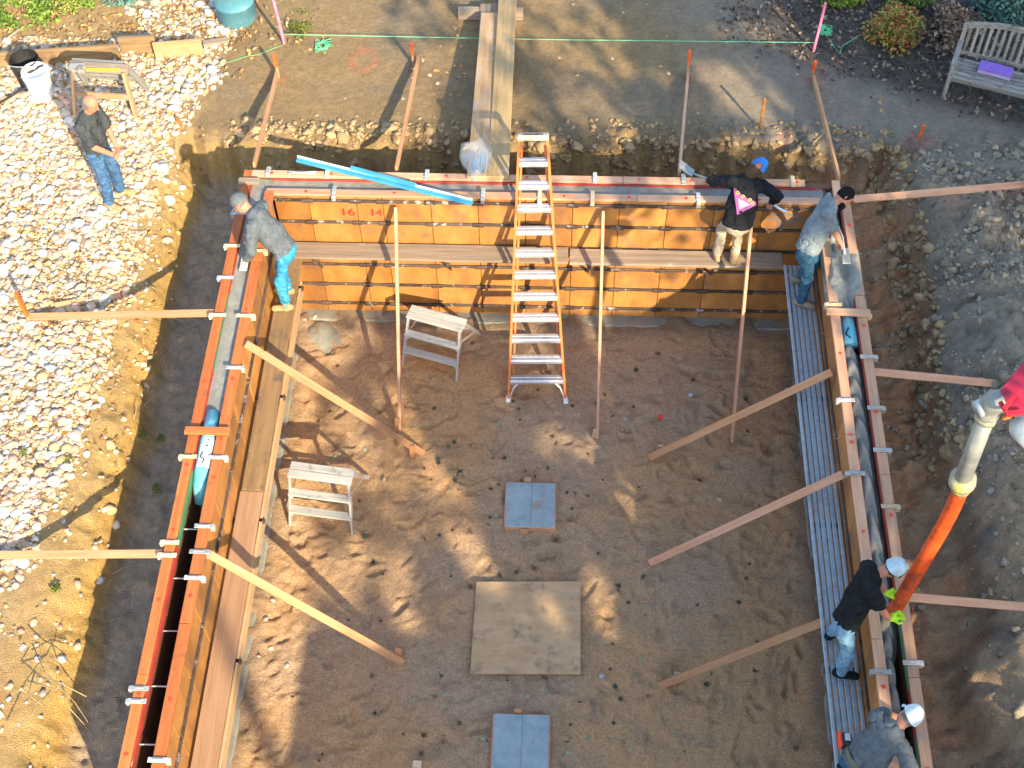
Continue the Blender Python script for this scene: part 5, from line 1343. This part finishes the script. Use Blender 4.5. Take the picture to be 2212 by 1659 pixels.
    # --- boots
    for i in (0, 1):
        S = Sdf(); b0 = an[i] - Vector((0, 0, .040)); fz = Vector((0, 0, 1))
        S.cap(an[i] + Vector((0, 0, .05)), b0 - Vector((0, 0, .005)), .052, .05, sm=.02).cap(b0 - fd[i] * .045, b0 + fd[i] * .15 - Vector((0, 0, .008)), .045, .042, sm=.02)
        v, f = S.mesh(.010, .002, 20, 2, cuts=[(tuple(an[i] - Vector((0, 0, .083))), (0, 0, -1))])
        obj('boot', mesh_np('boot', v, f, boots, True), r)
    # --- hair, beard, hat
    HM = Matrix(((hs_.x, hf.x, hu2.x, head.x), (hs_.y, hf.y, hu2.y, head.y), (hs_.z, hf.z, hu2.z, head.z), (0, 0, 0, 1)))
    if hair:
        S = Sdf(); S.ell(head + hu2 * .020 - hf * .006, fr, (.083, .098, .108), .02)
        if hair[1] == 'long': S.cap(head - hf * .05 - hu2 * .01, head - hf * .05 - hu2 * .10, .078, .070, sm=.03)
        if hair[1] == 'bald':
            S = Sdf(); S.ell(head - hu2 * .002 - hf * .012, fr, (.0815, .094, .080), .02)
            cuts = [(tuple(head + hf * .02), tuple(hf)), (tuple(head + hu2 * .055), tuple(hu2 * .8 + hf * .3))]
        else: cuts = [(tuple(head + hf * .055 + hu2 * .02), tuple((hf - hu2 * .55).normalized()))]
        if hat: cuts.append((tuple(head + hu2 * .022), tuple(hu2)))
        if hair[1] != 'long': cuts.append((tuple(head - hu2 * .075), tuple(-hu2)))
        v, f = S.mesh(.009, .004, 40, 3, cuts=cuts)
        obj('hair', mesh_np('hair', v, f, hair[0], True), r)
    if beard:
        S = Sdf(); S.ell(head + hf * .040 - hu2 * .075, fr, (.058, .066, .058), .02); S.cap(head + hf * .07 - hu2 * .10, head + hf * .085 - hu2 * .14, .04, .025, sm=.03)
        v, f = S.mesh(.009, .004, 40, 3, cuts=[(tuple(head - hu2 * .048), tuple((hu2 + hf * .1).normalized()))])
        obj('beard', mesh_np('beard', v, f, hair[0], True), r)
    if hat:
        crown_m, brim_m, back = hat[0], hat[1], hat[2]
        m = MB(); n = 22; prof = []
        for k in range(9):
            t = k / 8 * math.pi / 2; prof.append((math.cos(t), math.sin(t)))
        vs = []; fs = []
        for ca, sa in prof:
            for j in range(n):
                th = 2 * math.pi * j / n
                vs.append((.093 * ca ** .85 * math.cos(th), .113 * ca ** .85 * math.sin(th) - .004, .004 + .014 * ca * math.sin(th) + .130 * sa))
        for k in range(8):
            for j in range(n):
                j2 = (j + 1) % n
                if back and k < 4 and k > 0 and (j in (15, 16, 17, 18)): continue      # the gap over the strap
                fs.append((k * n + j, k * n + j2, (k + 1) * n + j2, (k + 1) * n + j))
        cp_ = obj('cap', mesh_np('cap', [HM @ Vector(v) for v in vs], fs, crown_m, True), r)
        sg = 1
        vs = []; fs = []; nn = 11
        for lay, dz in ((0, .010), (1, .004)):
            for j in range(nn):
                th = math.pi * (.10 + .80 * j / (nn - 1))
                c_, s_ = math.cos(th), math.sin(th)
                vs.append((.086 * c_, sg * (.100 * s_ - .004), .008 + dz))
                vs.append((.088 * c_, sg * (.100 * s_ + .078 * s_ ** .6), -.006 + dz - .025 * c_ * c_))
        for j in range(nn - 1):
            a = 2 * j; fs.append((a, a + 1, a + 3, a + 2)); b = 2 * nn + 2 * j; fs.append((b + 2, b + 3, b + 1, b)); fs.append((a + 1, b + 1, b + 3, a + 3))
        obj('brim', mesh_np('brim', [HM @ Vector(v) for v in vs], fs, brim_m, True), cp_)
        MB().lathe([(0, .138), (.008, .137), (.009, .130)], 8, HM).build('button', brim_m, cp_)
    return r, dict(head=head, hf=hf, hs=hs_, hu=hu2, HM=HM, hands=ha, chest=chest, frt=frt, lat=lat, ty=ty, pel=pel)

jeans = cloth('blue_denim', (.045, .10, .20), (.06, .14, .27), (.12, .19, .28)); jeans_l = cloth('bright_blue_denim', (.03, .20, .36), (.05, .28, .46), (.22, .38, .46)); jeans_p = cloth('pale_blue_denim', (.12, .24, .34), (.16, .30, .42))
jeans_d = cloth('dark_denim', (.025, .075, .13), (.04, .11, .18), (.09, .16, .21)); khaki = cloth('khaki_cotton', (.36, .31, .22), (.42, .37, .27), (.26, .23, .18))
char = cloth('charcoal_cotton', (.050, .058, .062)); greyb = cloth('blue_grey_cotton', (.105, .125, .140)); greyl = cloth('faded_grey_cotton', (.17, .21, .23), None, (.20, .27, .30)); blk = cloth('black_cotton', (.014, .016, .018)); blk2 = cloth('black_fleece', (.016, .018, .022)); slate = cloth('slate_cotton', (.10, .12, .135))
tanb = cloth('tan_boot_leather', (.38, .26, .13), None, (.24, .17, .10)); blkb = cloth('black_shoe', (.012, .014, .016)); dustb = cloth('dusty_boot', (.26, .21, .15))
greycap = cloth('grey_cap', (.12, .14, .15)); bluecap = cloth('blue_cap', (.03, .20, .62)); ltblue = cloth('pale_blue_cap', (.40, .56, .62)); whitecap = cloth('white_cap', (.58, .68, .70)); blackbrim = cloth('black_brim', (.012, .013, .018))
grhair = cloth('grey_hair', (.16, .15, .14)); dkhair = cloth('dark_hair', (.012, .011, .010)); brhair = cloth('brown_hair', (.075, .048, .03)); neon = cloth('neon_glove', (.38, .72, .03), (.45, .80, .04))

ga, gb = at(240, 448, ZG), at(264, 420, ZG); ga.z, gb.z = gh(ga.x, ga.y), gh(gb.x, gb.y)
# balding man on the pebbles
r1, d1 = person('balding man in a charcoal T-shirt and jeans standing on the pebbles', (-5.53, .06, 2.735), (-5.52, .07, 3.17), (-5.43, .07, 3.455), (.95, -.25, -.42), (.93, -.32, 0),
    ((-5.26, .02, 2.77), (-5.30, -.08, 2.76)), (tuple(gb), tuple(ga)), elbow=((-.3, 1, -.3), (-.5, -1, -.2)), knee=((1, -.2, 0), (1, -.3, 0)), footdir=((1, .1, 0), (.95, -.45, 0)), shirt=char, pants=jeans, boots=tanb, hair=(grhair, 'bald'),
    handdir=((.3, -1, -.1), (.5, .8, -.1)), palmn=((-1, 0, 0), (-1, 0, 0)), curl=(.5, .6), bulk=1.06, group='men at the site')
gl = d1['chest'] + d1['frt'] * .125 + d1['ty'] * .02
MB().bar(gl + d1['ty'] * .05, gl - d1['ty'] * .05, .03, .012, d1['frt']).build('sunglasses', M['black'], r1)
# worker bending over the left form
person('worker in grey long sleeves, grey cap and bright jeans bending over the left form', (-3.07, -1.24, 2.41), (-3.31, -1.17, 2.83), (-3.52, -1.07, 3.00), (-.85, -.20, -.50), (-1, .12, 0),
    ((-3.50, -1.42, 2.40), (-3.52, -1.02, 2.42)), ((-3.15, -1.42, 1.462), (-3.17, -1.15, 1.462)), elbow=((.3, -.6, .2), (.2, .6, .2)), knee=((-1, 0, 0), (-1, 0, 0)), footdir=((-1, -.1, 0), (-1, .1, 0)), shirt=greyb, pants=jeans_l, boots=tanb, sleeve='long', hat=(greycap, greycap, False), hair=(grhair, 'short'), bulk=1.15, curl=(.7, .7))
tb = thing('sponge_float', (-3.545, -1.47, 2.36), 'small pale float under the hand of the worker bending over the left form', 'float')
MB().box((-3.535, -1.44, 2.335), (.09, .20, .03), .006).build('float_pad', M['cream'], tb); MB().box((-3.535, -1.44, 2.362), (.03, .12, .025), .008).build('handle', M['white'], tb)
# hooded worker on the back planks
r3, d3 = person('worker in a black hooded sweatshirt, khaki trousers and blue cap on the back plank', (2.36, -.66, 2.38), (2.42, -.53, 2.86), (2.53, -.45, 3.10), (.55, .75, -.5), (.12, .95, 0),
    ((2.03, -.16, 2.58), (2.78, -.40, 2.47)), ((2.22, -.47, 1.50), (2.42, -.50, 1.50)), elbow=((-.8, -.2, .1), (.9, -.3, .0)), knee=((-.1, 1, 0), (.1, 1, 0)), footdir=((-.15, 1, 0), (.1, 1, 0)), shirt=blk2, pants=khaki, boots=tanb, sleeve='long', hat=(bluecap, bluecap, True), hair=(brhair, 'long'), hood=True, curl=(.9, .8), bulk=1.2)
q = d3['chest'].lerp(d3['pel'], .22) - d3['frt'] * .148
def emb(u, v, o): return q + d3['lat'] * -u + d3['ty'] * v - d3['frt'] * o
MB().add([emb(-.15, .12, .006), emb(.15, -.02, .006), emb(-.04, -.20, .006), emb(-.15, .12, -.06), emb(.15, -.02, -.06), emb(-.04, -.20, -.06)], [(0, 1, 2), (5, 4, 3), (0, 3, 4, 1), (1, 4, 5, 2), (2, 5, 3, 0)]).build('back_print', paint('magenta_print', (.42, .12, .34)), r3)
MB().add([emb(-.08, .03, .009), emb(.08, -.03, .009), emb(-.03, -.12, .009)], [(0, 1, 2)]).build('print_detail', paint('pale_print', (.55, .52, .55)), r3)
for k, (u, v) in enumerate(((-.10, .10), (-.03, .065), (.06, .035), (.10, -.0))):
    MB().lathe([(.012, .001), (.022, .004), (.024, .0), (.012, -.001)], 10, Matrix.Translation(emb(u, v, .012)) @ (d3['frt'] * -1).to_track_quat('Z', 'Y').to_matrix().to_4x4()).build('print_letter', paint('yellow_print', (.60, .50, .10)), r3)
hp_ = d3['hands'][0]
tw = thing('trowel', hp_, 'steel trowel held out in the left hand of the hooded worker', 'trowel')
a = hp_ + Vector((-.03, .05, -.02)); b = a + Vector((-.16, .10, -.02)); c_ = at(1470, 345, 2.52)
MB().tube([hp_ + Vector((.10, -.02, -.06)), hp_, a, b], [.015, .016, .016, .012], 8).build('handle', M['pipe'], tw, smooth=True)
bl = [b + Vector((.02, .05, 0)), b + Vector((-.02, -.06, 0)), b + Vector((-.17, .08, .01)), c_]
MB().add(bl + [p + Vector((0, 0, .008)) for p in bl], [(0, 1, 2, 3), (7, 6, 5, 4), (0, 4, 5, 1), (1, 5, 6, 2), (2, 6, 7, 3), (3, 7, 4, 0)]).build('blade', M['pipe'], tw)
hq = d3['hands'][1]; t2 = thing('trowel', hq, 'small pale tool in the right hand of the hooded worker', 'trowel')
MB().tube([hq + Vector((-.02, .0, .0)), hq + Vector((.12, -.08, -.05)), hq + Vector((.19, -.10, -.06))], [.014, .016, .012], 8).build('handle', M['white'], t2, smooth=True)
# bearded worker at the back right corner
r4, d4 = person('bearded worker with dark hair in a faded grey T-shirt smoothing the right form', (3.11, -1.28, 2.61), (3.27, -1.06, 3.02), (3.48, -.94, 3.15), (.85, -.30, -.55), (.95, -.25, 0),
    ((3.50, -.92, 2.52), (3.55, -1.16, 2.50)), ((3.17, -.98, 1.695), (3.16, -1.36, 1.695)), elbow=((-.2, .8, -.3), (-.2, -1, -.5)), knee=((1, .1, 0), (1, -.1, 0)), footdir=((1, .1, 0), (.9, -.35, 0)), shirt=greyl, pants=jeans_d, boots=dustb, hair=(dkhair, 'short'), beard=True, curl=(.9, .9), bulk=1.2)
h0, h1 = d4['hands']
t4 = thing('screed_tool', h1, 'grey handled float held in both hands of the bearded worker', 'float')
MB().tube([h0 + Vector((.02, .06, .03)), (h0 + h1) / 2 + Vector((.05, 0, 0)), h1 + Vector((.06, -.13, -.08))], .017, 8).build('handle', M['alu'], t4, smooth=True)
MB().box(h1 + Vector((.08, -.12, -.12)), (.10, .24, .02), .006).build('float_pad', M['pipe'], t4)
# worker guiding the hose
r5, d5 = person('worker in a black T-shirt, pale jeans and neon gloves guiding the orange hose', (3.06, -6.05, 2.62), (3.20, -5.86, 3.05), (3.43, -5.77, 3.18), (.88, .25, -.42), (.95, -.22, 0),
    ((3.46, -5.78, 2.70), (3.47, -6.05, 2.66)), ((3.10, -5.76, 1.695), (3.15, -6.20, 1.695)), elbow=((-.1, .9, -.6), (-.1, -1, -.5)), knee=((1, .3, 0), (1, -.3, 0)), footdir=((.7, .7, 0), (.95, -.15, 0)), shirt=blk, pants=jeans_p, boots=blkb, hat=(ltblue, blackbrim, False), hair=(brhair, 'short'), gloves=neon, curl=(.8, .8), handdir=((.9, -.2, -.2), (.9, .35, .1)), bulk=1.1)
q = d5['HM'] @ Vector((.04, -.085, .09)); 
# worker bending at the bottom right
r6, d6 = person('worker in slate grey shirt and white cap bending at the bottom right corner', (3.06, -7.40, 2.42), (3.27, -7.27, 2.78), (3.46, -7.13, 2.92), (.35, .85, -.38), (.80, .58, 0),
    ((3.52, -6.95, 2.42), (3.50, -7.40, 2.40)), ((3.10, -7.15, 1.695), (3.18, -7.65, 1.695)), elbow=((-.3, .8, -.4), (.3, -1, -.2)), knee=((1, .6, 0), (1, .2, 0)), footdir=((.9, .4, 0), (.9, .2, 0)), shirt=slate, pants=jeans_d, boots=blkb, hat=(whitecap, whitecap, False), hair=(grhair, 'short'), bulk=1.18)
bp_ = [d6['pel'] + d6['ty'] * .07 + (d6['lat'] * math.cos(t) * .185 - d6['frt'] * math.sin(t) * .155) for t in np.linspace(-.2, math.pi + .2, 15)]
bm = MB()
for a, b in zip(bp_[:-1], bp_[1:]): bm.bar(a, b + (b - a) * .08, .012, .05, d6['ty'])
bm.build('tool_belt', cloth('worn_belt', (.16, .15, .11)), r6)
tp = d6['pel'] + d6['lat'] * .22 - d6['frt'] * .03 + d6['ty'] * .08
tpo = thing('tool_pouch', tp, 'red and black tool pouch hanging at the bottom worker\'s hip', 'pouch')
MB().box(tp, (.10, .12, .12), .012).build('pouch_body', M['black'], tpo); MB().box(tp + Vector((-.055, .0, .01)), (.03, .14, .10), .01).build('flap', M['rdot'], tpo); MB().box(tp + Vector((.01, .01, .065)), (.05, .07, .015), .004).build('tape_measure', M['strap'], tpo)
